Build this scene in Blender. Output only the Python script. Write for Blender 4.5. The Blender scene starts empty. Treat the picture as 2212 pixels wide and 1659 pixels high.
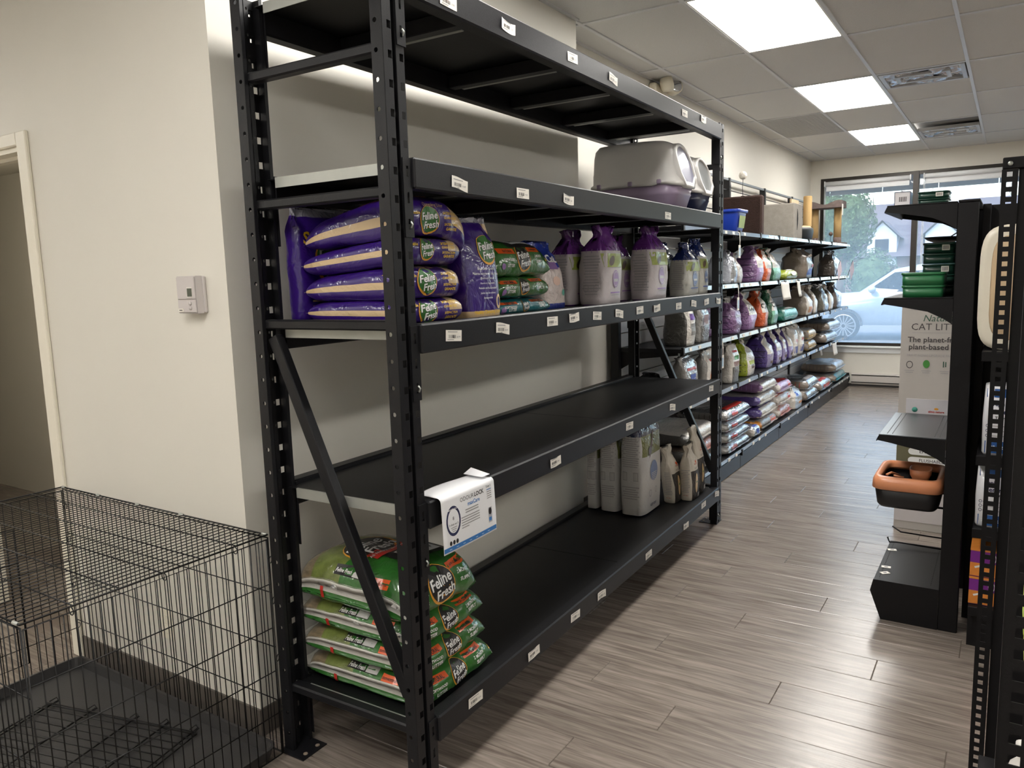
import bpy, bmesh, math, random
from math import sin, cos, pi, radians, sqrt, atan2
from mathutils import Vector, Matrix
from mathutils.bvhtree import BVHTree
from mathutils import noise as mnoise
random.seed(7)
SC = bpy.context.scene
COL = SC.collection

# ------------------------------------------------------------ camera (solved from the photograph)
PITCH = .0764                       # hole pitch of the rack posts (3 inches)
DL = .0195                          # the rack stands 1.1 degrees off the room axes
RD = 7.1116 * PITCH                 # rack: front hole column to back hole column
RL = 40.4909 * PITCH                # rack: near hole column to far hole column
H0 = 29 * PITCH + .065              # height of the reference hole
ZC = 3.031                          # ceiling height
def cam_axes(yaw, pitch, roll):
    f = Vector((-sin(yaw) * cos(pitch), cos(yaw) * cos(pitch), sin(pitch)))
    r = Vector((cos(yaw), sin(yaw), 0)); u = r.cross(f)
    return cos(roll) * r + sin(roll) * u, -sin(roll) * r + cos(roll) * u, f
CR, CU, CF = cam_axes(.5762, -.1373, -.0293)
CC = Vector((1.4607, -1.6285, H0 - .6919))
cam = bpy.data.cameras.new('camera'); camo = bpy.data.objects.new('camera', cam); COL.objects.link(camo)
cam.sensor_fit = 'HORIZONTAL'; cam.sensor_width = 36; cam.lens = 1658.9 / 2212 * 36
cam.clip_start = .02; cam.clip_end = 500
m = Matrix((CR, CU, -CF)).transposed().to_4x4(); m.translation = CC
camo.matrix_world = m
SC.camera = camo

# ------------------------------------------------------------ view, sky, sun
SC.view_settings.view_transform = 'Standard'; SC.view_settings.look = 'None'
SC.view_settings.gamma = 1; SC.view_settings.use_curve_mapping = False
SC.view_settings.exposure = 1.32
LAMP = 9.0                          # radiance of the ceiling panels
SKY = .5
w = bpy.data.worlds.new('sky'); SC.world = w; w.use_nodes = True
nt = w.node_tree; nt.nodes.clear()
out = nt.nodes.new('ShaderNodeOutputWorld'); bg = nt.nodes.new('ShaderNodeBackground')
sk = nt.nodes.new('ShaderNodeTexSky'); sk.sky_type = 'NISHITA'; sk.sun_disc = False
sk.sun_elevation = radians(48); sk.sun_rotation = radians(200); sk.air_density = 1.2; sk.dust_density = 2.2
tc = nt.nodes.new('ShaderNodeTexCoord'); cn = nt.nodes.new('ShaderNodeTexNoise')
cn.inputs['Scale'].default_value = 3.2; cn.inputs['Detail'].default_value = 6
mp = nt.nodes.new('ShaderNodeMapping'); mp.inputs['Scale'].default_value = (1, 1, 3)
rp = nt.nodes.new('ShaderNodeValToRGB'); rp.color_ramp.elements[0].position = .45; rp.color_ramp.elements[1].position = .7
mx = nt.nodes.new('ShaderNodeMix'); mx.data_type = 'RGBA'
mx.inputs[7].default_value = (1.15, 1.27, 1.4, 1)
nt.links.new(tc.outputs['Generated'], mp.inputs['Vector']); nt.links.new(mp.outputs[0], cn.inputs['Vector'])
nt.links.new(cn.outputs['Fac'], rp.inputs[0]); nt.links.new(rp.outputs[0], mx.inputs[0])
nt.links.new(sk.outputs[0], mx.inputs[6]); nt.links.new(mx.outputs[2], bg.inputs[0])
bg.inputs[1].default_value = SKY
nt.links.new(bg.outputs[0], out.inputs[0])
sl = bpy.data.lights.new('sun', 'SUN'); sl.energy = 1.0; sl.angle = .02; sl.color = (1, .95, .87)
so = bpy.data.objects.new('sun', sl); COL.objects.link(so); so.location = (-6, 30, 20)
so.rotation_euler = (radians(38), 0, radians(60))

# ------------------------------------------------------------ materials (all procedural)
def lin(c):
    c = c / 255
    return c / 12.92 if c <= .04045 else ((c + .055) / 1.055) ** 2.4
MATS = {}
def mat(key, rgb, rough=.5, metal=0, var=.08, scale=12, bump=0, bscale=40, coat=0, stretch=None, spec=.5, rnd=0, emit=0, trans=0):
    if key in MATS: return MATS[key]
    M = bpy.data.materials.new(key); M.use_nodes = True
    nt = M.node_tree; b = nt.nodes['Principled BSDF']; N = nt.nodes.new; L = nt.links.new
    c = [lin(v) for v in rgb]
    tc = N('ShaderNodeTexCoord'); mp = N('ShaderNodeMapping')
    if stretch: mp.inputs['Scale'].default_value = stretch
    L(tc.outputs['Object'], mp.inputs['Vector'])
    no = N('ShaderNodeTexNoise'); no.inputs['Scale'].default_value = scale; no.inputs['Detail'].default_value = 4
    L(mp.outputs[0], no.inputs['Vector'])
    hi = [min(1, v * (1 + var)) for v in c]; lo = [v * (1 - var) for v in c]
    mx = N('ShaderNodeMix'); mx.data_type = 'RGBA'
    mx.inputs[6].default_value = (*lo, 1); mx.inputs[7].default_value = (*hi, 1)
    L(no.outputs['Fac'], mx.inputs[0])
    src = mx.outputs[2]
    if rnd:
        oi = N('ShaderNodeObjectInfo'); hs = N('ShaderNodeHueSaturation'); ma = N('ShaderNodeMath'); ma.operation = 'MULTIPLY_ADD'
        ma.inputs[1].default_value = 2 * rnd; ma.inputs[2].default_value = 1 - rnd
        L(oi.outputs['Random'], ma.inputs[0]); L(ma.outputs[0], hs.inputs['Value']); L(src, hs.inputs['Color']); src = hs.outputs[0]
    L(src, b.inputs['Base Color'])
    b.inputs['Roughness'].default_value = rough; b.inputs['Metallic'].default_value = metal
    b.inputs['Coat Weight'].default_value = coat; b.inputs['Coat Roughness'].default_value = .07
    b.inputs['Specular IOR Level'].default_value = spec
    if trans: b.inputs['Transmission Weight'].default_value = trans
    if bump:
        n2 = N('ShaderNodeTexNoise'); n2.inputs['Scale'].default_value = bscale; n2.inputs['Detail'].default_value = 3
        n2.inputs['Distortion'].default_value = .6
        L(mp.outputs[0], n2.inputs['Vector'])
        bp = N('ShaderNodeBump'); bp.inputs['Strength'].default_value = bump; bp.inputs['Distance'].default_value = .01
        L(n2.outputs['Fac'], bp.inputs['Height']); L(bp.outputs[0], b.inputs['Normal'])
        if coat: L(bp.outputs[0], b.inputs['Coat Normal'])
    if emit:
        L(src, b.inputs['Emission Color']); b.inputs['Emission Strength'].default_value = emit
    MATS[key] = M
    return M
def film(key, rgb, **k):            # glossy printed plastic film with soft wrinkles
    d = dict(rough=.3, coat=1, bump=.9, bscale=38, var=.1, scale=9); d.update(k)
    return mat(key, rgb, **d)
def ink(key, rgb): return mat('ink_' + key, rgb, rough=.38, var=.03, scale=30, coat=.3)

# ------------------------------------------------------------ objects
def link(o, parent=None):
    COL.objects.link(o)
    if parent is not None: o.parent = parent
    return o
def tag(o, label=None, cat=None, group=None, kind=None):
    if label: o['label'] = label
    if cat: o['category'] = cat
    if group: o['group'] = group
    if kind: o['kind'] = kind
    return o
def thing(name, label, cat, loc=(0, 0, 0), rz=0, group=None, rot=None):
    o = bpy.data.objects.new(name, None); o.empty_display_size = .05; link(o)
    o.location = loc; o.rotation_euler = rot if rot else (0, 0, rz)
    return tag(o, label, cat, group)
def copy_tree(o, parent=None):
    c = o.copy(); link(c, parent)
    for ch in list(o.children): copy_tree(ch, c)
    return c
class MB:
    """collects faces; build() links them as one mesh object"""
    def __init__(s): s.v = []; s.f = []; s.m = []; s.mi = 0; s.sm = []; s.smooth = False
    def face(s, idx): s.f.append(tuple(idx)); s.m.append(s.mi); s.sm.append(s.smooth)
    def poly(s, pts):
        n = len(s.v); s.v += [tuple(p) for p in pts]; s.face(range(n, n + len(pts)))
    def box(s, x0, x1, y0, y1, z0, z1):
        n = len(s.v)
        s.v += [(x, y, z) for z in (z0, z1) for y in (y0, y1) for x in (x0, x1)]
        for q in ((0, 2, 3, 1), (4, 5, 7, 6), (0, 1, 5, 4), (2, 6, 7, 3), (0, 4, 6, 2), (1, 3, 7, 5)): s.face([n + i for i in q])
    def bbox(s, x0, x1, y0, y1, z0, z1, r=.003):
        """box with chamfered edges"""
        n = len(s.v); idx = {}
        X = (x0, x1); Y = (y0, y1); Z = (z0, z1)
        for i in (0, 1):
            for j in (0, 1):
                for k in (0, 1):
                    sx, sy, sz = 1 - 2 * i, 1 - 2 * j, 1 - 2 * k
                    for a in range(3):
                        p = [X[i] + sx * r, Y[j] + sy * r, Z[k] + sz * r]; p[a] = (X[i], Y[j], Z[k])[a]
                        idx[i, j, k, a] = len(s.v); s.v.append(tuple(p))
        g = lambda i, j, k, a: idx[i, j, k, a]
        for i in (0, 1):
            q = [g(i, 0, 0, 0), g(i, 1, 0, 0), g(i, 1, 1, 0), g(i, 0, 1, 0)]; s.face(q if i else q[::-1])
            q = [g(0, i, 0, 1), g(0, i, 1, 1), g(1, i, 1, 1), g(1, i, 0, 1)]; s.face(q if i else q[::-1])
            q = [g(0, 0, i, 2), g(1, 0, i, 2), g(1, 1, i, 2), g(0, 1, i, 2)]; s.face(q if i else q[::-1])
        for i in (0, 1):
            for j in (0, 1):
                s.face([g(i, j, 0, 0), g(i, j, 0, 1), g(i, j, 1, 1), g(i, j, 1, 0)])
                s.face([g(i, 0, j, 0), g(i, 0, j, 2), g(i, 1, j, 2), g(i, 1, j, 0)])
                s.face([g(0, i, j, 1), g(0, i, j, 2), g(1, i, j, 2), g(1, i, j, 1)])
                for k in (0, 1): s.face([g(i, j, k, 0), g(i, j, k, 1), g(i, j, k, 2)])
    def prism(s, pts, axis, t0, t1):
        """extrude a 2D outline along axis ('x','y','z') from t0 to t1"""
        def P(p, t): return {'x': (t, p[0], p[1]), 'y': (p[0], t, p[1]), 'z': (p[0], p[1], t)}[axis]
        n = len(s.v); k = len(pts)
        s.v += [P(p, t0) for p in pts] + [P(p, t1) for p in pts]
        for i in range(k): s.face([n + i, n + (i + 1) % k, n + k + (i + 1) % k, n + k + i])
        s.face(range(n + k - 1, n - 1, -1)); s.face(range(n + k, n + 2 * k))
    def tube(s, path, r, n=6, caps=True, closed=False):
        path = [Vector(p) for p in path]; base = len(s.v); K = len(path)
        up = None
        for i, p in enumerate(path):
            if closed: d = path[(i + 1) % K] - path[i - 1]
            else: d = path[min(i + 1, K - 1)] - path[max(i - 1, 0)]
            d.normalize()
            if up is None:
                up = Vector((0, 0, 1)) if abs(d.z) < .9 else Vector((1, 0, 0))
            a = d.cross(up).normalized(); b = a.cross(d).normalized(); up = b
            rr = r[i] if isinstance(r, (list, tuple)) else r
            for j in range(n):
                t = 2 * pi * (j + .5) / n; s.v.append(tuple(p + a * cos(t) * rr + b * sin(t) * rr))
        for i in range(K if closed else K - 1):
            for j in range(n):
                i2 = (i + 1) % K
                s.face([base + i * n + j, base + i * n + (j + 1) % n, base + i2 * n + (j + 1) % n, base + i2 * n + j])
        if caps and not closed:
            s.face([base + j for j in range(n - 1, -1, -1)]); s.face([base + (K - 1) * n + j for j in range(n)])
    def lathe(s, prof, c=(0, 0, 0), n=20, sx=1, sy=1):
        base = len(s.v); K = len(prof)
        for r, z in prof:
            for j in range(n):
                t = 2 * pi * j / n; s.v.append((c[0] + r * cos(t) * sx, c[1] + r * sin(t) * sy, c[2] + z))
        for i in range(K - 1):
            for j in range(n): s.face([base + i * n + j, base + i * n + (j + 1) % n, base + (i + 1) * n + (j + 1) % n, base + (i + 1) * n + j])
        s.face([base + j for j in range(n - 1, -1, -1)]); s.face([base + (K - 1) * n + j for j in range(n)])
    def loft(s, rings, cap=True):
        base = len(s.v); n = len(rings[0])
        for r in rings: s.v += [tuple(p) for p in r]
        for i in range(len(rings) - 1):
            for j in range(n): s.face([base + i * n + j, base + i * n + (j + 1) % n, base + (i + 1) * n + (j + 1) % n, base + (i + 1) * n + j])
        if cap:
            s.face([base + j for j in range(n - 1, -1, -1)]); e = base + (len(rings) - 1) * n; s.face([e + j for j in range(n)])
    def grid(s, f, nu, nv):
        base = len(s.v)
        for i in range(nu + 1):
            for j in range(nv + 1): s.v.append(tuple(f(i / nu, j / nv)))
        for i in range(nu):
            for j in range(nv):
                a = base + i * (nv + 1) + j; s.face([a, a + nv + 1, a + nv + 2, a + 1])
    def mesh(s, name, mats):
        me = bpy.data.meshes.new(name); me.from_pydata(s.v, [], s.f)
        for mm in (mats if isinstance(mats, (list, tuple)) else [mats]): me.materials.append(mm)
        for p, mi, sm in zip(me.polygons, s.m, s.sm): p.material_index = mi; p.use_smooth = sm
        me.update()
        return me
    def build(s, name, mats, parent=None, loc=None, rot=None):
        return put(name, s.mesh(name, mats), parent, loc, rot)
def put(name, me, parent=None, loc=None, rot=None):
    o = bpy.data.objects.new(name, me); link(o, parent)
    if loc is not None: o.location = loc
    if rot is not None: o.rotation_euler = rot if isinstance(rot, (tuple, list)) else (0, 0, rot)
    return o
def one_box(name, m, ext, parent=None, r=0, loc=None, rot=None):
    b = MB()
    (b.bbox(*ext, r) if r else b.box(*ext))
    return b.build(name, m, parent, loc, rot)
def struct(o): o['kind'] = 'structure'; return o
def rw(a, b, z=0): return Vector((a * cos(DL) - b * sin(DL), a * sin(DL) + b * cos(DL), z))   # rack coordinates -> room

# ------------------------------------------------------------ lettering and flat print laid on to a surface
_TX = {}
def glyphs(text, bold=0, shear=0):
    k = (text, bold, shear)
    if k in _TX: return _TX[k]
    cu = bpy.data.curves.new('t', 'FONT'); cu.body = text; cu.align_x = 'CENTER'; cu.align_y = 'CENTER'
    cu.resolution_u = 2; cu.offset = bold; cu.shear = shear; cu.size = 1; cu.space_line = .8
    o = bpy.data.objects.new('t', cu); COL.objects.link(o)
    dg = bpy.context.evaluated_depsgraph_get(); e = o.evaluated_get(dg); me = e.to_mesh()
    me.calc_loop_triangles()
    V = [(v.co.x, v.co.y) for v in me.vertices]; F = [tuple(t.vertices) for t in me.loop_triangles]
    e.to_mesh_clear(); bpy.data.objects.remove(o); bpy.data.curves.remove(cu)
    xs = [p[0] for p in V]; ys = [p[1] for p in V]
    if V:
        cx, cy = (min(xs) + max(xs)) / 2, (min(ys) + max(ys)) / 2
        V = [(x - cx, y - cy) for x, y in V]; size = (max(xs) - min(xs), max(ys) - min(ys))
    else: size = (1, 1)
    _TX[k] = (V, F, size)
    return _TX[k]
def shape_text(text, width=None, height=None, bold=.01, shear=0):
    V, F, (w, h) = glyphs(text, bold, shear)
    if width and height: sx, sy = width / w, height / h
    elif width: sx = sy = width / w
    else: sx = sy = height / h
    return [(x * sx, y * sy) for x, y in V], F
def shape_ellipse(rx, ry, n=20, inner=0):
    V = []; F = []; R = [inner, (inner + 1) / 2, 1] if inner else [0, .5, 1]
    for r in R:
        for j in range(n): V.append((rx * r * cos(2 * pi * j / n), ry * r * sin(2 * pi * j / n)))
    for i in range(2):
        for j in range(n): F.append((i * n + j, i * n + (j + 1) % n, (i + 1) * n + (j + 1) % n, (i + 1) * n + j))
    return V, F
def shape_rect(w, h, nx=4, ny=2, skew=0):
    V = [(-w / 2 + w * i / nx + skew * (j / ny - .5), -h / 2 + h * j / ny) for i in range(nx + 1) for j in range(ny + 1)]
    F = [(i * (ny + 1) + j, (i + 1) * (ny + 1) + j, (i + 1) * (ny + 1) + j + 1, i * (ny + 1) + j + 1) for i in range(nx) for j in range(ny)]
    return V, F
class Print:
    """flat print: 2D shapes projected on to a mesh (bvh) and lifted off it by a hair"""
    def __init__(s, verts, faces): s.bvh = BVHTree.FromPolygons([Vector(v) for v in verts], faces); s.mb = MB(); s.mats = []; s.layer = 0
    def add(s, shape, m, c, u, v, d, off=(0, 0), rot=0, lift=.0014, z=0):
        V, F = shape; c, u, v, d = Vector(c), Vector(u).normalized(), Vector(v).normalized(), Vector(d).normalized()
        if m not in s.mats: s.mats.append(m)
        s.mb.mi = s.mats.index(m); s.layer += 1
        lf = lift + .0008 * z + .00002 * s.layer; pts = []
        for x, y in V:
            X = x * cos(rot) - y * sin(rot) + off[0]; Y = x * sin(rot) + y * cos(rot) + off[1]
            o = c + u * X + v * Y
            h, n, i, dist = s.bvh.ray_cast(o - d * .5, d, 1.2)
            pts.append(None if h is None or dist > .75 else h - d * lf)
        n0 = len(s.mb.v); mp = {}
        for f in F:
            if any(pts[i] is None for i in f): continue
            ds = [pts[i].dot(d) for i in f]
            if max(ds) - min(ds) > .05: continue
            for i in f:
                if i not in mp: mp[i] = len(s.mb.v); s.mb.v.append(tuple(pts[i]))
            s.mb.face([mp[i] for i in f])
    def build(s, name, parent):
        if s.mb.f: return tag(s.mb.build(name, s.mats, parent), kind='stuff')
def nz(x, y, z, k=1): return mnoise.noise(Vector((x * k, y * k, z * k)))
# ============================================================ THE SETTING
WALL = mat('wall_paint', (227, 223, 213), rough=.55, var=.02, scale=3, bump=.04, bscale=180)
TRIMW = mat('trim_white', (238, 232, 216), rough=.35, var=.02)
BASEM = mat('vinyl_base', (96, 90, 84), rough=.5, var=.06)
def wood_floor():
    M = bpy.data.materials.new('plank_floor'); M.use_nodes = True
    nt = M.node_tree; b = nt.nodes['Principled BSDF']; N = nt.nodes.new; L = nt.links.new
    tc = N('ShaderNodeTexCoord'); oi = N('ShaderNodeObjectInfo')
    off = N('ShaderNodeVectorMath'); off.operation = 'SCALE'; off.inputs[0].default_value = (37, 53, 11)
    L(oi.outputs['Random'], off.inputs['Scale'])
    ad = N('ShaderNodeVectorMath'); ad.operation = 'ADD'; L(tc.outputs['Object'], ad.inputs[0]); L(off.outputs[0], ad.inputs[1])
    mp = N('ShaderNodeMapping'); mp.inputs['Scale'].default_value = (1.1, 14, 1); L(ad.outputs[0], mp.inputs['Vector'])
    n1 = N('ShaderNodeTexNoise'); n1.inputs['Scale'].default_value = 2.4; n1.inputs['Detail'].default_value = 8; n1.inputs['Distortion'].default_value = 1.2
    L(mp.outputs[0], n1.inputs['Vector'])
    mp2 = N('ShaderNodeMapping'); mp2.inputs['Scale'].default_value = (2, 60, 1); L(ad.outputs[0], mp2.inputs['Vector'])
    n2 = N('ShaderNodeTexNoise'); n2.inputs['Scale'].default_value = 3; n2.inputs['Detail'].default_value = 5; L(mp2.outputs[0], n2.inputs['Vector'])
    r = N('ShaderNodeValToRGB'); e = r.color_ramp.elements
    e[0].position = .3; e[0].color = (lin(112), lin(102), lin(94), 1); e[1].position = .7; e[1].color = (lin(154), lin(143), lin(134), 1)
    L(n1.outputs['Fac'], r.inputs[0])
    mx = N('ShaderNodeMix'); mx.data_type = 'RGBA'; mx.blend_type = 'MULTIPLY'; mx.inputs[0].default_value = .55
    r2 = N('ShaderNodeValToRGB'); r2.color_ramp.elements[0].position = .3; r2.color_ramp.elements[0].color = (.55, .53, .5, 1); r2.color_ramp.elements[1].position = .62
    L(n2.outputs['Fac'], r2.inputs[0]); L(r.outputs[0], mx.inputs[6]); L(r2.outputs[0], mx.inputs[7])
    hs = N('ShaderNodeHueSaturation'); ma = N('ShaderNodeMath'); ma.operation = 'MULTIPLY_ADD'; ma.inputs[1].default_value = .16; ma.inputs[2].default_value = .92
    L(oi.outputs['Random'], ma.inputs[0]); L(ma.outputs[0], hs.inputs['Value']); L(mx.outputs[2], hs.inputs['Color'])
    L(hs.outputs[0], b.inputs['Base Color']); b.inputs['Roughness'].default_value = .24; b.inputs['Specular IOR Level'].default_value = .7
    bp = N('ShaderNodeBump'); bp.inputs['Strength'].default_value = .12; bp.inputs['Distance'].default_value = .004
    L(n2.outputs['Fac'], bp.inputs['Height']); L(bp.outputs[0], b.inputs['Normal'])
    return M
FLOORM = wood_floor()
SUBF = mat('floor_joint', (108, 96, 86), rough=.6, var=.1)
floor = struct(one_box('floor', SUBF, (-6.5, 7, -4.4, 9.7, -.1, -.0035)))
PW, PLN = .1812, 1.22
plank_meshes = {}
def plank(x0, x1, y0):
    L_ = round(x1 - x0, 3)
    if L_ not in plank_meshes:
        b = MB(); b.bbox(0, L_ - .002, 0, PW - .002, -.006, 0, .0016); plank_meshes[L_] = b.mesh('plank', FLOORM)
    put('plank', plank_meshes[L_], floor, (x0, y0, 0))
rows = int((9.6 + .9) / PW) + 1
for i in range(rows):
    y0 = -.9 + i * PW; s = [0, .47, .9, .23, .71][i % 5] * PLN
    lo, hi = (-2.3, 2.2) if y0 < 1 else (-1.05, 2.2)
    x = -2.3 - s
    while x < hi:
        if x + PLN > lo: plank(x, x + PLN, y0)
        x += PLN
# planks beyond the built rows: one wide sheet either side, the same floor
far = MB(); far.box(-6.5, -3.52, -4.4, 1.3, -.006, -.0005); far.box(2.2 + PLN, 7, -4.4, 9.6, -.006, -.0005); far.box(-3.52, 2.2 + PLN, -4.4, -.9, -.006, -.0005)
far.build('plank_sheet', FLOORM, floor)['kind'] = 'stuff'

# walls ------------------------------------------------------
WX, WX2, WS, WY = -.70, -.90, 2.475, 9.6      # wall behind the rack, set-back wall, step, window wall
DOX0, DOX1, DOZ = -2.86, -1.935, 2.175        # doorway
b = MB()
b.box(DOX1, WX - .12, 0, .12, 0, ZC); b.box(-6.5, DOX0, 0, .12, 0, ZC); b.box(DOX0, DOX1, 0, .12, DOZ, ZC)
wall_near = struct(b.build('wall_near', WALL))
b = MB(); b.box(WX - .12, WX, 0, WS, 0, ZC); b.box(WX2 - .12, WX - .12, WS - .12, WS, 0, ZC)
struct(b.build('wall_left', WALL))
struct(one_box('wall_left_setback', WALL, (WX2 - .12, WX2, WS, WY, 0, ZC)))
struct(one_box('wall_right', WALL, (6.9, 7.02, -4.4, WY, 0, ZC)))
struct(one_box('wall_back', WALL, (-6.5, 7, -4.52, -4.4, 0, ZC)))
struct(one_box('wall_far_left', WALL, (-6.62, -6.5, -4.4, 1.4, 0, ZC)))
# the room behind the doorway
b = MB(); b.box(-6.5, -.95, 1.3, 1.4, 0, 2.6); b.box(-1.05, -.95, .12, 1.3, 0, 2.6); b.box(-6.5, -.95, .12, 1.3, 2.46, 2.56)
struct(b.build('wall_side_room', WALL))
# window wall with its opening
WIN = [(-.77, .35), (.41, 1.53), (1.59, 2.71)]; WZ0, WZ1 = .60, 2.785
b = MB(); b.box(WX2, -.77, WY, WY + .14, 0, ZC); b.box(-.77, 2.71, WY, WY + .14, 0, WZ0 - .06); b.box(-.77, 2.71, WY, WY + .14, WZ1, ZC); b.box(2.71, 7, WY, WY + .14, 0, ZC)
struct(b.build('wall_window', WALL))
# baseboards
struct(one_box('baseboard_near', BASEM, (DOX1 + .075, WX + .006, -.008, 0, 0, .1)))
struct(one_box('baseboard_left', BASEM, (WX, WX + .008, 0, WS, 0, .1)))
struct(one_box('baseboard_step', BASEM, (WX2, WX, WS, WS + .008, 0, .1)))
struct(one_box('baseboard_setback', BASEM, (WX2, WX2 + .008, WS, WY, 0, .1)))
# doorway casing
b = MB(); b.smooth = False
b.bbox(DOX1, DOX1 + .075, -.016, 0, 0, DOZ + .052, .004); b.bbox(DOX0 - .075, DOX0, -.016, 0, 0, DOZ + .052, .004)
b.bbox(DOX0, DOX1, -.016, 0, DOZ, DOZ + .052, .004)
dr = struct(b.build('door_1', TRIMW))
b = MB(); b.box(DOX1 - .02, DOX1, 0, .13, 0, DOZ - .02); b.box(DOX0, DOX0 + .02, 0, .13, 0, DOZ - .02); b.box(DOX0, DOX1, 0, .13, DOZ - .02, DOZ)
b.build('jamb', TRIMW, dr)
b = MB(); b.box(DOX0 + .02, DOX1 - .02, .05, .07, DOZ - .035, DOZ - .02); b.box(DOX1 - .035, DOX1 - .02, .05, .07, 0, DOZ - .035); b.build('door_stop', TRIMW, dr)

t = thing('side_room_fill', 'added fill lamp brightening the room behind the doorway', 'ceiling light', (-3.4, .7, 2.4585))  # added lamp that lifts the brightness of the side room
b = MB(); b.smooth = True; b.lathe([(.16, -.05), (.17, -.02), (.17, 0)], n=20); b.build('base_ring', TRIMW, t)
DOME = bpy.data.materials.new('fill_glow'); DOME.use_nodes = True; DOME.node_tree.nodes['Principled BSDF'].inputs['Emission Strength'].default_value = 16; DOME.node_tree.nodes['Principled BSDF'].inputs['Emission Color'].default_value = (1, .92, .78, 1)
b = MB(); b.smooth = True; b.lathe([(.02, -.11), (.1, -.095), (.15, -.06), (.155, -.051)], n=20); b.build('fill_dome', DOME, t)

# window -----------------------------------------------------
FRM = mat('dark_window_frame', (52, 47, 42), rough=.4, metal=.3, var=.08)
GLS = bpy.data.materials.new('window_glass'); GLS.use_nodes = True
nt = GLS.node_tree; nt.nodes.clear(); N = nt.nodes.new; L = nt.links.new
o_ = N('ShaderNodeOutputMaterial'); tr = N('ShaderNodeBsdfTransparent'); gl = N('ShaderNodeBsdfGlossy'); df = N('ShaderNodeBsdfTranslucent')
gl.inputs['Roughness'].default_value = .02; tr.inputs[0].default_value = (.93, .97, .98, 1); df.inputs[0].default_value = (.82, .92, 1, 1)  # pale blue translucent share imitates the haze of window glare
m1 = N('ShaderNodeMixShader'); m2 = N('ShaderNodeMixShader'); fr = N('ShaderNodeFresnel'); fr.inputs[0].default_value = 1.45
nn = N('ShaderNodeTexNoise'); nn.inputs['Scale'].default_value = 2.5; mr = N('ShaderNodeMapRange'); mr.inputs[3].default_value = .2; mr.inputs[4].default_value = .25
L(nn.outputs['Fac'], mr.inputs[0]); L(mr.outputs[0], m1.inputs[0]); L(tr.outputs[0], m1.inputs[1]); L(df.outputs[0], m1.inputs[2])
L(fr.outputs[0], m2.inputs[0]); L(m1.outputs[0], m2.inputs[1]); L(gl.outputs[0], m2.inputs[2]); L(m2.outputs[0], o_.inputs[0])
SHADE = mat('shade_white', (240, 242, 244), rough=.5, var=.02)
for i, (x0, x1) in enumerate(WIN):
    fr_ = MB(); t = .045
    e0 = .0 if i else .0
    fr_.box(x0, x1, WY + .02, WY + .1, WZ1 - t, WZ1); fr_.box(x0, x1, WY + .02, WY + .1, WZ0 - .06, WZ0 - .06 + t)
    fr_.box(x0, x0 + (.05 if i == 0 else .004), WY + .02, WY + .1, WZ0 - .06 + t, WZ1 - t)
    fr_.box(x1 - .004, x1 + .06, WY + .0, WY + .12, WZ0 - .06, WZ1)
    wn = struct(fr_.build('window_%d' % (i + 1), FRM))
    gb = MB(); gb.box(x0 + .002, x1 - .002, WY + .055, WY + .061, WZ0 - .02, WZ1 - .04); gb.build('pane', GLS, wn)
    tb = MB(); tb.smooth = True; tb.tube([(x0 + .06, WY - .03, WZ1 - .075), (x1 - .03, WY - .03, WZ1 - .075)], .028, 12)
    sh = tag(tb.build('roller_shade', SHADE), ['rolled up white roller shade over the window pane beside the corner', 'rolled up white roller shade over the middle window pane', 'rolled up white roller shade over the pane behind the shelving'][i], 'roller shade')
    hb = MB(); hb.box(x0 + .075, x1 - .045, WY - .004, WY - .001, WZ1 - .15, WZ1 - .06); hb.bbox(x0 + .075, x1 - .045, WY - .012, WY + .003, WZ1 - .17, WZ1 - .15, .003); hb.build('hem_bar', SHADE, sh)
    for xx in (x0 + .055, x1 - .035): one_box('bracket', SHADE, (xx, xx + .014, WY - .06, WY + .0, WZ1 - .11, WZ1 - .04), sh, .003)
    cb = MB(); cb.smooth = True
    cb.tube([(x0 + .062, WY - .058, WZ1 - .075), (x0 + .062, WY - .05, 1.0), (x0 + .068, WY - .05, .97), (x0 + .078, WY - .05, 1.0), (x0 + .07, WY - .02, WZ1 - .075)], .003, 5)
    cb.build('bead_chain', SHADE, sh)
sb = MB(); sb.bbox(-.8, 2.75, WY - .07, WY + .06, WZ0 - .075, WZ0 - .055, .004); sb.bbox(-.78, 2.73, WY - .02, WY, WZ0 - .15, WZ0 - .075, .003)
struct(sb.build('trim_1', mat('sill_white', (244, 246, 246), rough=.3, var=.02)))
# baseboard heater under the window
HM = mat('heater_enamel', (196, 190, 184), rough=.4, var=.03)
ht = thing('baseboard_heater', 'long beige baseboard heater under the shop window', 'heater', (0, WY, 0))
b = MB(); b.prism([(-.0, .03), (-.055, .03), (-.06, .05), (-.06, .135), (-.045, .165), (0, .175)], 'x', -.3, 2.6); b.build('housing', HM, ht)
b = MB(); b.box(-.3, 2.6, -.064, -.058, .148, .158); b.build('outlet_slot', mat('dark_slot', (40, 37, 35), rough=.7), ht)
b = MB(); b.box(-.3, 2.6, -.066, -.058, .05, .062); b.build('intake_slot', mat('dark_slot', (40, 37, 35)), ht)
b = MB(); b.box(-.35, 2.65, -.05, -.001, .001, .03); b.build('foot_rail', mat('dark_slot', (40, 37, 35)), ht)

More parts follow.
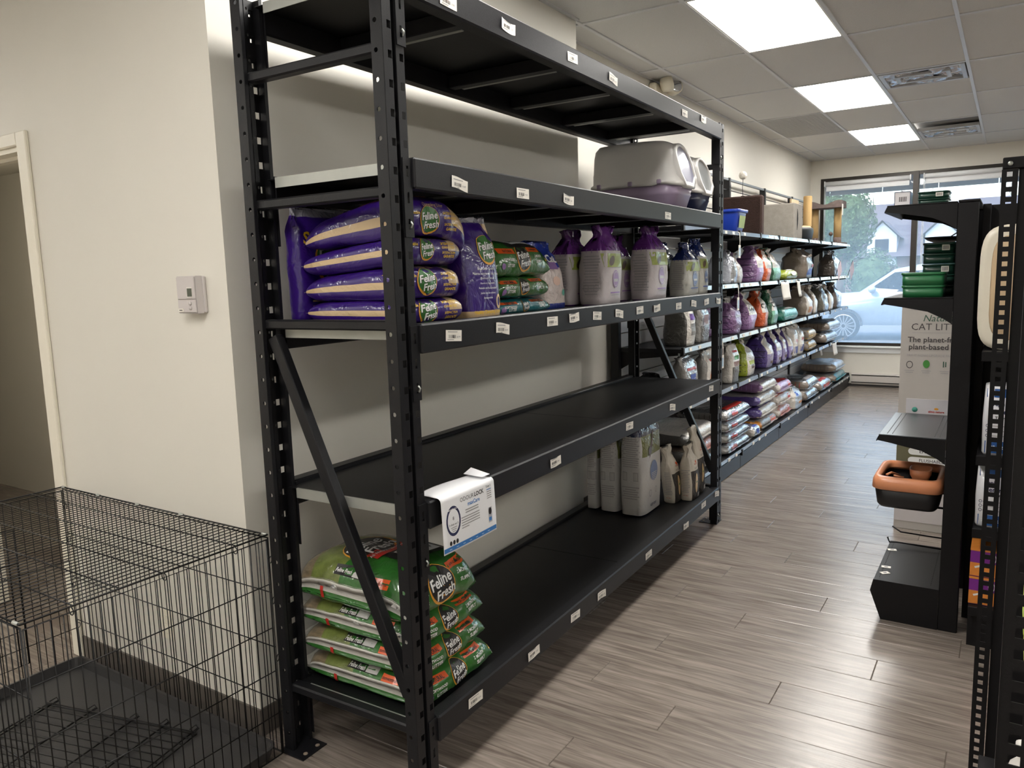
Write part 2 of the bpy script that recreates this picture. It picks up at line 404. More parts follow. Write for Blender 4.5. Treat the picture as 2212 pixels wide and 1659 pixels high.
# ceiling ----------------------------------------------------
TILE = mat('ceiling_tile', (222, 220, 216), rough=.9, var=.07, scale=160, bump=.5, bscale=260, rnd=.02)
GRID = mat('ceiling_grid', (214, 214, 214), rough=.4, var=.02)
PLEN = mat('plenum', (120, 118, 115), rough=.9)
ceiling = struct(one_box('ceiling', PLEN, (-6.6, 7, -4.4, WY + .1, ZC + .05, ZC + .12)))
GX0, GY0, TX, TY = -.7096, 2.5629, .6096, 1.2192
tm = MB(); tm.bbox(.006, TX - .006, .006, TY - .006, 0, .016, .004); tilem = tm.mesh('ceiling_tile', TILE)
LIGHTS = [(1, k) for k in (-6, -4, -2, 0, 2, 4)] + [(7, k) for k in (-5, -3, -1, 1, 3)] + [(-3, -5), (-8, -5), (-8, -3)]
LIGHTS = [(c, r) for c, r in LIGHTS if GY0 + r * TY > -4.4]
VENTS = {(2, 2), (2, 4)}
for c in range(-9, 12):
    for r in range(-6, 6):
        x, y = GX0 + c * TX, GY0 + r * TY
        if (c, r) in LIGHTS or y > WY - .3 or x > 6.6: continue
        if c < -1 and y + TY > .1: continue
        if c == -1 and y + TY > .1:            # narrow cut strip along the set-back wall
            if y > WS: put('ceiling_tile', tilem, ceiling, (WX2 + .004, y, ZC + .004)).scale = ((GX0 - WX2) / TX, 1 if y + TY < WY else (WY - y) / TY, 1)
            continue
        sy = 1 if y + TY <= WY else (WY - y) / TY
        if (c, r) in VENTS:
            put('ceiling_tile', tilem, ceiling, (x, y + TY / 2, ZC + .004)).scale = (1, .5, 1); continue
        if (c, r) == (0, 3): continue
        put('ceiling_tile', tilem, ceiling, (x, y, ZC + .004)).scale = (1, sy, 1)
ry = MB(); ry.bbox(-.012, .012, -4.4, WY, ZC - .004, ZC + .03, .002); rym = ry.mesh('grid_runner', GRID)
for c in range(-9, 13):
    x = GX0 + c * TX
    if c >= 0: put('grid_runner', rym, ceiling, (x, 0, 0))
    else:
        o = put('grid_runner', rym, ceiling, (x, 0, 0)); o.scale = (1, .32, 1); o.location.y = -4.4 + 4.4 * .32
for r in range(-5, 6):
    y = GY0 + r * TY; x0 = -6.5 if y < 0 else WX2
    b = MB(); b.bbox(x0, 6.9, y - .012, y + .012, ZC - .003, ZC + .03, .002); b.build('grid_cross_tee', GRID, ceiling)
b = MB(); b.box(WX2, WX2 + .022, WS, WY, ZC - .004, ZC + .02); b.box(WX, WX + .022, 0, WS, ZC - .004, ZC + .02); b.box(WX2, 6.9, WY - .022, WY, ZC - .004, ZC + .02); b.box(-6.5, WX, -.022, 0, ZC - .004, ZC + .02)
b.build('wall_angle', GRID, ceiling)
# light panels
LITE = bpy.data.materials.new('lit_diffuser'); LITE.use_nodes = True
nt = LITE.node_tree; nt.nodes.clear(); o_ = nt.nodes.new('ShaderNodeOutputMaterial'); em = nt.nodes.new('ShaderNodeEmission')
em.inputs[0].default_value = (1, .972, .92, 1); em.inputs[1].default_value = LAMP
no = nt.nodes.new('ShaderNodeTexNoise'); no.inputs['Scale'].default_value = 3; mr = nt.nodes.new('ShaderNodeMapRange'); mr.inputs[3].default_value = LAMP * .97; mr.inputs[4].default_value = LAMP * 1.03
nt.links.new(no.outputs['Fac'], mr.inputs[0]); nt.links.new(mr.outputs[0], em.inputs[1]); nt.links.new(em.outputs[0], o_.inputs[0])
pf = MB()
for e in ((.004, TX - .004, .004, .02), (.004, TX - .004, TY - .02, TY - .004), (.004, .02, .02, TY - .02), (TX - .02, TX - .004, .02, TY - .02)): pf.box(*e, 0, .03)
pfm = pf.mesh('frame', TRIMW); pd = MB(); pd.box(.02, TX - .02, .02, TY - .02, .008, .02); pdm = pd.mesh('diffuser', LITE)
seen = {(1, 0): 'ceiling light panel over the aisle beside the storage rack', (1, 2): 'ceiling light panel beside the foil lined vent', (1, 4): 'ceiling light panel closest to the shop window'}
for c, r in LIGHTS:
    t = thing('ceiling_light', seen.get((c, r), 'flush ceiling light panel elsewhere in the shop ceiling grid'), 'ceiling light', (GX0 + c * TX, GY0 + r * TY, ZC - .002), 0, 'flush ceiling light panels')
    put('frame', pfm, t); put('diffuser', pdm, t)
# two supply vents with crumpled foil inside
FOIL = mat('crumpled_foil', (205, 205, 208), rough=.16, metal=.85, var=.2, scale=25, bump=1, bscale=22)
VFR = mat('vent_frame', (190, 190, 190), rough=.4, metal=.2)
for k, (c, r) in enumerate(sorted(VENTS)):
    x, y = GX0 + c * TX, GY0 + r * TY; y += (0.03 if r == 2 else .55)
    t = thing('ceiling_vent', ['ceiling supply vent with crumpled foil inside, beside the middle light', 'ceiling supply vent with crumpled foil inside, next to the window'][k], 'vent', (x + .02, y, ZC - .003))
    b = MB()
    for e in ((0, .57, 0, .03), (0, .57, .5, .53), (0, .03, .03, .5), (.54, .57, .03, .5)): b.bbox(*e, -.004, .03, .002)
    b.build('frame', VFR, t)
    b = MB()
    b.grid(lambda u, v: (.03 + .51 * u, .03 + .47 * v, .012 + .035 * nz(u * 5 + k * 9, v * 5, 2) + .012 * nz(u * 14, v * 14, 5)), 26, 22); b.build('crumpled_foil', FOIL, t)
    b = MB()
    for e in ((.1, .47, .15, .18), (.1, .47, .36, .39), (.1, .13, .18, .36), (.44, .47, .18, .36)): b.bbox(*e, -.006, .012, .002)
    b.build('inner_frame', VFR, t)
x, y = GX0, GY0 + 3 * TY
pt = MB()
nxp, nyp = 30, 60
PERF = mat('perforated_grille', (196, 195, 193), rough=.6, var=.04)
t = thing('return_grille', 'perforated return air grille tile in the ceiling near the wall', 'vent', (x, y, ZC))
b = MB(); b.box(.006, TX - .006, .006, TY - .006, .01, .016); b.build('backing', mat('grille_dark', (140, 140, 140), rough=.8), t)
b = MB()
for i in range(31): b.box(.008 + i * .0195, .018 + i * .0195, .008, TY - .008, .003, .009)
for j in range(61): b.box(.008, TX - .008, .008 + j * .0197, .016 + j * .0197, .002, .008)
b.build('perforated_face', PERF, t)['kind'] = 'stuff'

# small fittings on the walls --------------------------------
CRM = mat('cream_plastic', (226, 218, 198), rough=.4, var=.03); CHR = mat('lamp_reflector', (210, 212, 214), rough=.15, metal=.9, var=.1)
t = thing('emergency_light', 'two headed emergency light high on the wall under the ceiling', 'emergency light', (WX2, 4.13, 2.945))
b = MB(); b.bbox(0, .06, -.13, .13, -.075, .06, .01); b.build('housing', CRM, t)
for s in (-1, 1):
    b = MB(); b.smooth = True; b.lathe([(.02, -.03), (.05, -.02), (.058, .02), (.06, .05)], n=18)
    h = b.build('lamp_head', CRM, t, (.11, s * .08, .04), (radians(35 * s), radians(70), 0))
    b = MB(); b.smooth = True; b.lathe([(.054, .047), (.05, .052), (.02, .056), (.001, .057)], n=18); b.build('lens', CHR, h)
TH = mat('thermostat_grey', (205, 198, 196), rough=.45, var=.03)
t = thing('thermostat', 'pale grey wall thermostat with a small screen', 'thermostat', (-.864, 0, 1.565))
b = MB(); b.bbox(-.05, .056, -.012, 0, -.062, .06, .003); b.build('base_plate', TH, t)
b = MB(); b.prism([(-.052, -.064), (.05, -.064), (.05, .061), (-.052, .061)], 'y', -.036, -.012); b.build('case', TH, t)
b = MB(); b.bbox(-.05, .048, -.041, -.0365, -.061, -.018, .002); b.build('flap', TH, t)
b = MB(); b.bbox(-.05, .048, -.041, -.0365, -.016, .059, .002); b.build('front_cover', TH, t)
b = MB(); b.bbox(.006, .036, -.043, -.0412, -.012, .024, .001); sc_ = b.build('screen_bezel', mat('thermo_bezel', (225, 220, 214), rough=.4), t)
b = MB(); b.box(.011, .034, -.0445, -.0431, -.007, .02); b.build('screen', mat('lcd', (72, 78, 66), rough=.2, var=.1), sc_)
for z in (-.03, -.046):
    b = MB(); b.smooth = True; b.lathe([(.0068, 0), (.0055, .004), (.001, .005)], n=12); b.build('button', TH, t, (.02, -.041, z), (radians(90), 0, 0))
b = MB(); b.box(-.047, -.02, -.0422, -.0412, -.058, -.047); st = b.build('sticker', mat('sticker', (236, 232, 222), rough=.6), t)
pr = Print([(-.047, -.0422, -.058), (-.02, -.0422, -.058), (-.02, -.0422, -.047), (-.047, -.0422, -.047)], [(0, 1, 2, 3)])
pr.add(shape_rect(.017, .003), ink('black', (40, 38, 38)), (-.0335, -.05, -.0525), (1, 0, 0), (0, 0, 1), (0, 1, 0), lift=.0004); pr.build('printed_line', st)
t = thing('wall_outlet', 'white double socket outlet on the wall behind the wire crate', 'outlet', (-1.215, 0, .3))
b = MB(); b.bbox(-.036, .036, -.006, 0, -.06, .06, .003); b.build('cover_plate', TRIMW, t)
for z in (-.02, .02): 
    b = MB(); b.bbox(-.018, .018, -.009, -.006, z - .015, z + .015, .003); b.build('socket', TRIMW, t)

# ------------------------------------------------------------ outside the window
ASP = mat('asphalt', (104, 104, 106), rough=.9, var=.12, scale=2)
gm = MB(); gm.box(-60, 60, WY + .15, 90, -.2, -.03); tag(struct(gm.build('ground', ASP)))
b = MB(); b.box(-8, 9, WY + .15, WY + 2.2, -.03, .0); struct(b.build('floor_sidewalk', mat('concrete', (150, 148, 144), rough=.9, var=.08)))
SOF = mat('soffit', (150, 140, 128), rough=.8); 
b = MB(); b.box(-4, 8, WY + .15, WY + 1.9, 2.86, 3.0); struct(b.build('ceiling_soffit', SOF))
for i in range(16):
    x = -4 + i * .75; fb = MB(); fb.bbox(x, x + .74, WY + 1.9, WY + 1.93, 2.72, 3.05, .004)
    o = fb.build('trim_%d' % (i + 2), mat('fascia', (170, 172, 178), rough=.6)); struct(o)
# car
CARP = mat('car_paint', (146, 160, 178), rough=.2, coat=1, var=.03); CGL = mat('car_glass', (30, 38, 48), rough=.08, var=.1, coat=.5); TYR = mat('tyre', (30, 30, 32), rough=.8); RIM = mat('alloy', (150, 154, 160), rough=.3, metal=.6)
def suv(label, x, y, flip=1):
    t = thing('car', label, 'car', (x, y, -.03), group=None)
    prof = [(-2.25, .35), (-2.3, .55), (-2.25, .85), (-1.95, 1.0), (-1.15, 1.06), (-.45, 1.56), (0, 1.64), (1.4, 1.62), (2.05, 1.45), (2.25, 1.05), (2.3, .6), (2.22, .35)]
    b = MB(); b.smooth = True; rings = []
    for yy, k, dz in ((0, .95, -.04), (.06, 1, 0), (.9, 1, .02), (1.74, 1, 0), (1.8, .95, -.04)):
        rings.append([(px * k * flip, yy + (.12 if pz > 1.1 and yy < .5 else (-.12 if pz > 1.1 and yy > 1.2 else 0)), pz + (dz if pz > .9 else 0)) for px, pz in prof])
    b.loft(rings); b.build('body', CARP, t)
    for q in ([(-1.0, 1.08), (-.42, 1.5), (.12, 1.53), (.12, 1.08)], [(.2, 1.08), (.2, 1.53), (1.05, 1.52), (1.05, 1.08)], [(1.13, 1.09), (1.13, 1.51), (1.5, 1.49), (1.85, 1.14)]):
        b = MB(); b.prism([(px * flip, pz) for px, pz in q], 'y', .03, .1); b.build('side_window', CGL, t)
    b = MB(); b.poly([(-1.12 * flip, .14, 1.09), (-1.12 * flip, 1.66, 1.09), (-.5 * flip, 1.55, 1.56), (-.5 * flip, .25, 1.56)]); b.build('windscreen', CGL, t)
    b = MB(); b.smooth = True; b.tube([(-.85 * flip, .02, 1.12), (-.85 * flip, -.1, 1.14), (-.83 * flip, -.2, 1.15)], [.04, .09, .06], 8); b.build('wing_mirror', CARP, t)
    for wx in (-1.42, 1.4):
        b = MB(); b.smooth = True; b.lathe([(.2, -.1), (.32, -.09), (.33, 0), (.32, .1), (.2, .11)], n=24); wo = b.build('wheel', TYR, t, (wx * flip, .06, .33), (radians(90), 0, 0))
        b = MB()
        for j in range(16):
            a = 2 * pi * j / 16; b.tube([(.04 * cos(a), .04 * sin(a), .112), (.24 * cos(a), .24 * sin(a), .112)], .014, 4)
        b.tube([(.25 * cos(2 * pi * j / 24), .25 * sin(2 * pi * j / 24), .112) for j in range(24)], .014, 5, closed=True); b.build('rim', RIM, wo)
        b = MB()
        for j in range(15):
            a = pi * j / 14; b.tube([((wx + .37 * cos(a)) * flip, -.005, .33 + .37 * sin(a)), ((wx + .37 * cos(a + .2)) * flip, -.005, .33 + .37 * sin(a + .2))], .03, 4)
        b.build('wheel_arch', mat('arch', (60, 64, 70), rough=.6), t)
    b = MB(); b.bbox(-2.3, -2.12, .1, .5, .74, .86, .02) if flip > 0 else b.bbox(2.12, 2.3, .1, .5, .74, .86, .02); b.build('headlight', mat('headlight', (230, 235, 240), rough=.1), t)
    return t
suv('pale blue SUV parked outside the window, side on', -.25, 17.0)
suv('pale car parked further off, behind the SUV', -5.3, 21.5)
# hedge, trees, house
def leaf_mat(key, c): return mat(key, c, rough=.8, var=.35, scale=6, bump=.6, bscale=10)
HEDGE = leaf_mat('hedge_leaf', (74, 96, 66)); TREE = leaf_mat('tree_leaf', (72, 98, 62)); CONI = leaf_mat('conifer_leaf', (44, 68, 54)); BARK = mat('bark', (110, 98, 88), rough=.9, bump=.5)
def clump(b, c, R, n, rz=1, seed=0, q=.34):
    rr = random.Random(seed)
    for i in range(n):
        d = Vector((rr.gauss(0, 1), rr.gauss(0, 1), rr.gauss(0, 1))).normalized(); k = rr.uniform(.55, 1)
        p = Vector(c) + Vector((d.x * R * k, d.y * R * k, d.z * R * k * rz)); s = q * rr.uniform(.6, 1.3)
        for j in range(2):
            e = Vector((rr.gauss(0, 1), rr.gauss(0, 1), rr.gauss(0, 1))).normalized(); f = e.cross(d).normalized(); g = f.cross(e)
            b.poly([p + f * s, p + e * s * .5 + g * s * .3, p - f * s, p - e * s * .5 - g * s * .2])
def tree(label, x, y, z, R, rz, trunk, m, n=900, seed=1, name='leafy_tree'):
    t = thing(name, label, 'tree', (x, y, -.03))
    b = MB(); clump(b, (0, 0, z), R, n, rz, seed, R * .055)
    b.smooth = True
    for k in range(7):
        a = k * 2.4; c = (R * .35 * cos(a), R * .35 * sin(a), z + R * rz * .3 * sin(k * 1.7)); pr = [(R * .42 * sin(pi * (i + .02) / 8.04), -R * rz * .4 * cos(pi * i / 8)) for i in range(9)]
        b.lathe(pr, c, 10)
    b.build('crown', m, t)
    b = MB(); b.smooth = True; b.tube([(0, 0, 0), (.05, 0, z * .5), (0, 0, z)], [trunk, trunk * .8, trunk * .5], 8); b.build('trunk', BARK, t)
tree('large pale leafy tree beyond the parked cars', -4.55, 33, 3.45, 1.35, 1.25, .2, TREE, 5200, 3)
def conifer(label, x, y, h, seed):
    t = thing('conifer', label, 'tree', (x, y, -.03)); b = MB(); rr = random.Random(seed)
    for i in range(420):
        z = h * (.12 + .88 * rr.random() ** .8); r = (1 - z / h) * h * .11 + .08; a = rr.uniform(0, 6.283)
        p = Vector((r * cos(a) * .4, r * sin(a) * .4, z)); q = Vector((r * cos(a), r * sin(a), z - r * .35)); s = Vector((-sin(a), cos(a), 0)) * r * .22
        b.poly([p, q - s, q + s])
    b.build('needles', CONI, t)
    b = MB(); b.tube([(0, 0, 0), (0, 0, h)], [.14, .02], 7); b.build('trunk', BARK, t)
for k, (x, h) in enumerate(((-6.6, 6.4), (-4.9, 7.0), (-3.1, 6.6), (1.2, 7.0), (3.6, 6.4))): conifer(['slim conifer just past the leafy tree', 'tall conifer above the dormer roof', 'conifer behind the house ridge', 'conifer seen through the second window pane', 'conifer far down the street'][k], x, 56, h, k)
for k in range(5):
    t = thing('hedge_bush', 'rounded green hedge bush in front of the house', 'bush', (-7.4 + k * 2.3, 29.2, -.03), group='hedge bushes before the house')
    b = MB(); clump(b, (0, 0, 1.2), 1.02, 2600, 1.12, 20 + k, .05); b.smooth = True
    b.lathe([(.72 * sin(pi * (i + .02) / 8.04), 1.0 - 1.0 * cos(pi * i / 8)) for i in range(9)], (0, 0, .0), 12); b.build('foliage', HEDGE, t)
HW = mat('house_white', (176, 182, 194), rough=.7); HR = mat('house_roof', (86, 80, 90), rough=.9, var=.1, scale=8, bump=.3); HB = mat('house_brick', (110, 92, 90), rough=.9, var=.1, scale=20)
t = thing('house', 'house with grey roof and white gabled dormers across the street', 'house', (-2.6, 40, -.03))
b = MB(); b.box(-3.0, 7, 0, 8, 0, 2.2); b.build('wall', HB, t)
b = MB(); b.prism([(-.5, 2.1), (4, 4.9), (8.5, 2.1)], 'x', -3.3, 7.3); b.build('roof', HR, t)
for k, dx in enumerate((-1.3, 1.2, 4.0)):
    b = MB(); b.prism([(dx - .65, 1.7), (dx + .65, 1.7), (dx + .65, 3.1), (dx, 3.75), (dx - .65, 3.1)], 'y', -.15, 2.2); d = b.build('dormer', HW, t)
    b = MB(); b.poly([(dx - .85, -.35, 2.98), (dx, -.35, 3.85), (dx, 2.6, 3.85), (dx - .85, 2.6, 2.98)]); b.poly([(dx + .85, -.35, 2.98), (dx, -.35, 3.85), (dx, 2.6, 3.85), (dx + .85, 2.6, 2.98)])
    b.build('dormer_roof', HR, d)
    b = MB(); b.box(dx - .3, dx + .3, -.18, -.14, 2.0, 2.95); wn_ = b.build('dormer_window', mat('house_glass', (40, 46, 60), rough=.2), d)
b = MB(); b.box(4.5, 5.1, 4, 4.6, 3.5, 5.6); b.build('chimney', HB, t)
# ============================================================ THE STORAGE RACK
RK = mat('rack_black', (25, 25, 28), rough=.4, spec=.32, var=.1, scale=60, bump=.08, bscale=300)
RKD = mat('rack_deck', (20, 20, 22), rough=.42, spec=.3, var=.25, scale=6, bump=.05, bscale=200)
GALV = mat('galvanised', (176, 178, 172), rough=.42, metal=.55, var=.12, scale=14)
RTOP = 2.462
rack = thing('storage_rack', 'tall black steel storage rack with five long shelves', 'storage rack', (0, 0, 0), DL)
def ring_cell(b, P, u0, u1, z0, z1, hu, hz, w, h, rnd):
    """one cell of a perforated strip: P(u,z) -> point, hole centred (hu,hz) of size w x h"""
    if rnd:
        inn = [(hu + w * cos(pi / 4 * k + pi / 8 * 0), hz + h * sin(pi / 4 * k)) for k in range(8)]
        outr = [(u1, hz), (u1, z1), (hu, z1), (u0, z1), (u0, hz), (u0, z0), (hu, z0), (u1, z0)]
    else:
        inn = [(hu + w, hz + h), (hu - w, hz + h), (hu - w, hz - h), (hu + w, hz - h)]
        outr = [(u1, z1), (u0, z1), (u0, z0), (u1, z0)]
    n = len(inn); base = len(b.v)
    b.v += [tuple(P(*q)) for q in inn] + [tuple(P(*q)) for q in outr]
    for k in range(n): b.face([base + k, base + (k + 1) % n, base + n + (k + 1) % n, base + n + k])
def quad(b, P, u0, u1, z0, z1): b.poly([P(u0, z0), P(u1, z0), P(u1, z1), P(u0, z1)])
def post_mesh(sa, sb):
    """C section post; sa: +1 opens to the back (front post), sb: +1 near end"""
    b = MB()
    hz = [H0 - i * PITCH for i in range(-2, 30)]
    edges = [0] + sorted((hz[i] + hz[i + 1]) / 2 for i in range(len(hz) - 1)) + [RTOP]
    hz = sorted(hz)
    E_ = lambda u, z: (sa * u, 0, z)                       # end face, u = depth
    F_ = lambda u, z: (sa * .024, sb * u, z)               # outer face, u = along
    G_ = lambda u, z: (sa * .008, sb * u, z)               # bottom of the groove
    for k, h in enumerate(hz):
        z0, z1 = edges[k], edges[k + 1]
        ring_cell(b, E_, -.016, .024, z0, z1, 0, h, .0068, .0068, True)
        ring_cell(b, F_, 0, .036, z0, z1, .026, h - .009, .008, .0105, False)
        ring_cell(b, G_, .036, .052, z0, z1, .045, h - .004, .004, .005, True)
        ring_cell(b, F_, .052, .086, z0, z1, .074, h - .009, .008, .0105, False)
    for u in (.036, .052): b.poly([(sa * .024, sb * u, 0), (sa * .008, sb * u, 0), (sa * .008, sb * u, RTOP), (sa * .024, sb * u, RTOP)])
    b.poly([(sa * .024, sb * .086, 0), (sa * -.016, sb * .086, 0), (sa * -.016, sb * .086, RTOP), (sa * .024, sb * .086, RTOP)])
    for u in (0, .074): b.poly([(sa * -.016, sb * u, 0), (sa * -.016, sb * (u + .012), 0), (sa * -.016, sb * (u + .012), RTOP), (sa * -.016, sb * u, RTOP)])
    return b.mesh('post', RK)
for sa, a0 in ((1, 0), (-1, -RD)):
    for sb, b0 in ((1, 0), (-1, RL)):
        o = put('post', post_mesh(sa, sb), rack, (a0, b0, 0))
        md = o.modifiers.new('thickness', 'SOLIDIFY'); md.thickness = .0022; md.offset = 0
        b = MB(); pl = [(a0 - .055 * 1 - .01, b0 - .03 if sb > 0 else b0 - .09), (a0 + .1 - .01, b0 - .03 if sb > 0 else b0 - .09)]
        x0 = a0 - .03 if sa < 0 else a0 - .09; y0 = b0 - .022 if sb > 0 else b0 - .088
        P = lambda u, z: (u, z, .004)
        b.box(x0, x0 + .115, y0, y0 + .11, 0, .004); fp = b.build('foot_plate', RK, rack)
        for q in ((.095, .03), (.095, .085)):
            b = MB(); b.smooth = True; b.lathe([(.008, 0), (.008, .0022), (.005, .003)], (x0 + (q[0] if sa < 0 else .115 - q[0]), y0 + q[1], .004), 10); b.build('bolt_hole', mat('floor_showing', (140, 126, 112), rough=.6), fp)
# side frames: rails and a diagonal each end
RZ = (2.217, 1.836, 1.464, .228)
for b0, sb in ((0, 1), (RL, -1)):
    for z in RZ:
        b = MB(); y0, y1 = sorted((b0 + sb * .012, b0 + sb * .05)); b.bbox(-RD + .01, -.014, y0, y1, z - .015, z + .015, .005); b.build('side_rail', RK, rack)
    b = MB(); y0, y1 = sorted((b0 + sb * .016, b0 + sb * .05))
    b.smooth = False
    p0, p1 = Vector((-RD + .035, 0, 1.425)), Vector((-.02, 0, .33)); d = (p1 - p0).normalized(); nrm = Vector((-d.z, 0, d.x)) * .0205
    b.prism([(p0.x + nrm.x, p0.z + nrm.z), (p1.x + nrm.x, p1.z + nrm.z), (p1.x - nrm.x, p1.z - nrm.z), (p0.x - nrm.x, p0.z - nrm.z)], 'y', y0, y1)
    o = b.build('diagonal_brace', RK, rack); md = o.modifiers.new('edge', 'BEVEL'); md.width = .005; md.segments = 2
# shelves
SHZ = [2.448, 1.932, 1.464, .935, .247]            # beam tops, from the top shelf down
BH = .086; B0, B1 = .088, RL - .088
def connector(sa, sb, zt):
    b = MB(); z0, z1 = zt - .222, zt - .004
    F_ = lambda u, z: (sa * .0275, sb * u, z)
    e = [z0, zt - .15, zt - .075, z1]
    for k, hz in enumerate((zt - .185, zt - .112, zt - .04)): ring_cell(b, F_, .054, .0915, e[k], e[k + 1], .072, hz, .0045, .015, False)
    b.poly([(sa * .0275, sb * .0915, z0), (sa * -.022, sb * .0915, z0), (sa * -.022, sb * .0915, z1), (sa * .0275, sb * .0915, z1)])
    return b.mesh('beam_connector', RK)
beamm = MB(); beamm.bbox(-.012, .04, B0 + .003, B1 - .003, -BH, 0, .005)
beam_front = beamm.mesh('front_beam', RK)
beamm = MB(); beamm.bbox(-RD - .04, -RD + .012, B0 + .003, B1 - .003, -BH, 0, .005)
beam_back = beamm.mesh('back_beam', RK)
# deck panels: two sheets per shelf meeting in a seam
DZ = .014
def deck_mesh(y0, y1, near):
    b = MB(); b.bbox(-RD + .0135, -.0135, y0, y1, -.004, 0, .001); return b.mesh('deck_panel', RKD)
SEAM = 1.575
dk = [deck_mesh(.06, SEAM - .001, True), deck_mesh(SEAM + .001, RL - .06, False)]
lipb = MB(); lipb.box(-RD + .06, -.03, .052, .0545, -.03, .002); lipb.box(-RD + .06, -.03, .0545, .0597, -.001, .0025); lipm = lipb.mesh('deck_end_lip', GALV)
cbar = MB(); cbar.bbox(-RD + .0135, -.0135, -.022, .022, -.056, -.006, .003); cbarm = cbar.mesh('cross_bar', RK)
cfl = MB(); cfl.bbox(-RD + .05, -.05, .0225, .04, -.056, -.052, .001); cflm = cfl.mesh('cross_bar_flange', GALV)
for zt in SHZ:
    put('front_beam', beam_front, rack, (0, 0, zt)); put('back_beam', beam_back, rack, (0, 0, zt))
    for m_ in dk: put('deck_panel', m_, rack, (0, 0, zt - DZ))
    put('deck_end_lip', lipm, rack, (0, 0, zt - DZ))
    for yb in (.45, 1.08, 1.575, 2.1, 2.65):
        o = put('cross_bar', cbarm, rack, (0, yb, zt - DZ)); put('cross_bar_flange', cflm, o)
    for sa, a0 in ((1, 0), (-1, -RD)):
        for sb, b0 in ((1, 0), (-1, RL)):
            o = put('beam_connector', connector(sa, sb, zt), rack, (a0, b0, 0)); md = o.modifiers.new('thickness', 'SOLIDIFY'); md.thickness = .003; md.offset = 0
            if sa > 0:
                b = MB(); b.smooth = True; b.tube([(.03, sb * .076, zt - .178), (.036, sb * .077, zt - .186), (.031, sb * .077, zt - .196)], .0028, 6); b.build('safety_clip', GALV, o)
# price stickers on the front beams --------------------------
PAP = mat('label_paper', (238, 233, 224), rough=.6, var=.04); INK = ink('black', (40, 38, 38)); GREY = ink('grey', (150, 148, 148)); RED = ink('red', (196, 52, 44))
def sticker_mesh(w, h, seed, curl):
    rr = random.Random(seed); b = MB(); b.smooth = True
    b.grid(lambda u, v: (.0006 + curl * max(0, u - .78) ** 2 * .5 + curl * .4 * max(0, .12 - u) ** 1.5, w * (u - .5), h * (v - .5) + (.004 * sin(u * 3 + seed) if curl > .05 else 0)), 8, 3)
    me = b.mesh('price_sticker', PAP)
    pr = Print(b.v, b.f); U, V, D_ = (0, 1, 0), (0, 0, 1), (-1, 0, 0)
    for i in range(9):
        pr.add(shape_rect(rr.choice((.0012, .002, .003)), h * .3, 1, 1), INK, (0, 0, 0), U, V, D_, (-w * .32 + i * .0042, -h * .08), lift=.0004)
    pr.add(shape_rect(w * .6, h * .07, 3, 1), GREY, (0, 0, 0), U, V, D_, (-w * .08, h * .34), lift=.0004)
    pr.add(shape_rect(w * .4, h * .06, 3, 1), GREY, (0, 0, 0), U, V, D_, (-w * .2, -h * .36), lift=.0004)
    pr.add(shape_text(['9.99', '14.49', '24.99', '7.49'][seed % 4], height=h * .2), GREY, (0, 0, 0), U, V, D_, (w * .28, -h * .12), lift=.0004)
    return me, pr.mb.mesh('printed_barcode', pr.mats)
STK = [sticker_mesh(.082, .034, s, c) for s, c in ((0, .04), (1, .1), (2, .0), (3, .14))]
def pix(x, y, a):                   # photo pixel -> rack coordinates on the plane a
    d = CR * ((x - 1106) / 1658.9) + CU * ((829.5 - y) / 1658.9) + CF
    dl = Vector((d.x * cos(DL) + d.y * sin(DL), -d.x * sin(DL) + d.y * cos(DL), d.z)); cl = Vector((CC.x * cos(DL) + CC.y * sin(DL), -CC.x * sin(DL) + CC.y * cos(DL), CC.z))
    return cl + dl * ((a - cl.x) / dl.x)
ROWS = [('the top', [(968, 3), (1097, 57), (1237, 125), (1324, 171), (1479, 245), (1519, 257)]),
        ('the second highest', [(992, 398), (1129, 418), (1227, 430), (1443, 466)]),
        ('the middle', [(980, 725), (1085, 710), (1193, 694), (1239, 685), (1290, 682), (1337, 678), (1382, 670), (1418, 665), (1466, 661), (1498, 656), (1526, 652), (1551, 649)]),
        ('the second lowest', [(1199, 997), (1360, 920), (1452, 880), (1536, 839)]),
        ('the lowest', [(1027, 1510), (1152, 1410), (1243, 1330), (1299, 1285), (1401, 1198), (1481, 1135), (1520, 1090), (1548, 1067)])]
for ri, (nm, ps) in enumerate(ROWS):
    for k, (x, y) in enumerate(ps):
        p = pix(x, y, .0406); p.z = min(max(p.z, SHZ[ri] - BH + .02), SHZ[ri] - .02)
        s = STK[(k * 3 + ri) % 4]
        o = put('price_sticker', s[0], None, rw(.0406, p.y, p.z), (radians(random.uniform(-5, 5)), 0, DL))
        tag(o, 'white barcode price sticker on %s shelf beam of the black rack' % nm, 'price sticker', 'price stickers on %s rack beam' % nm)
        put('printed_barcode', s[1], o)
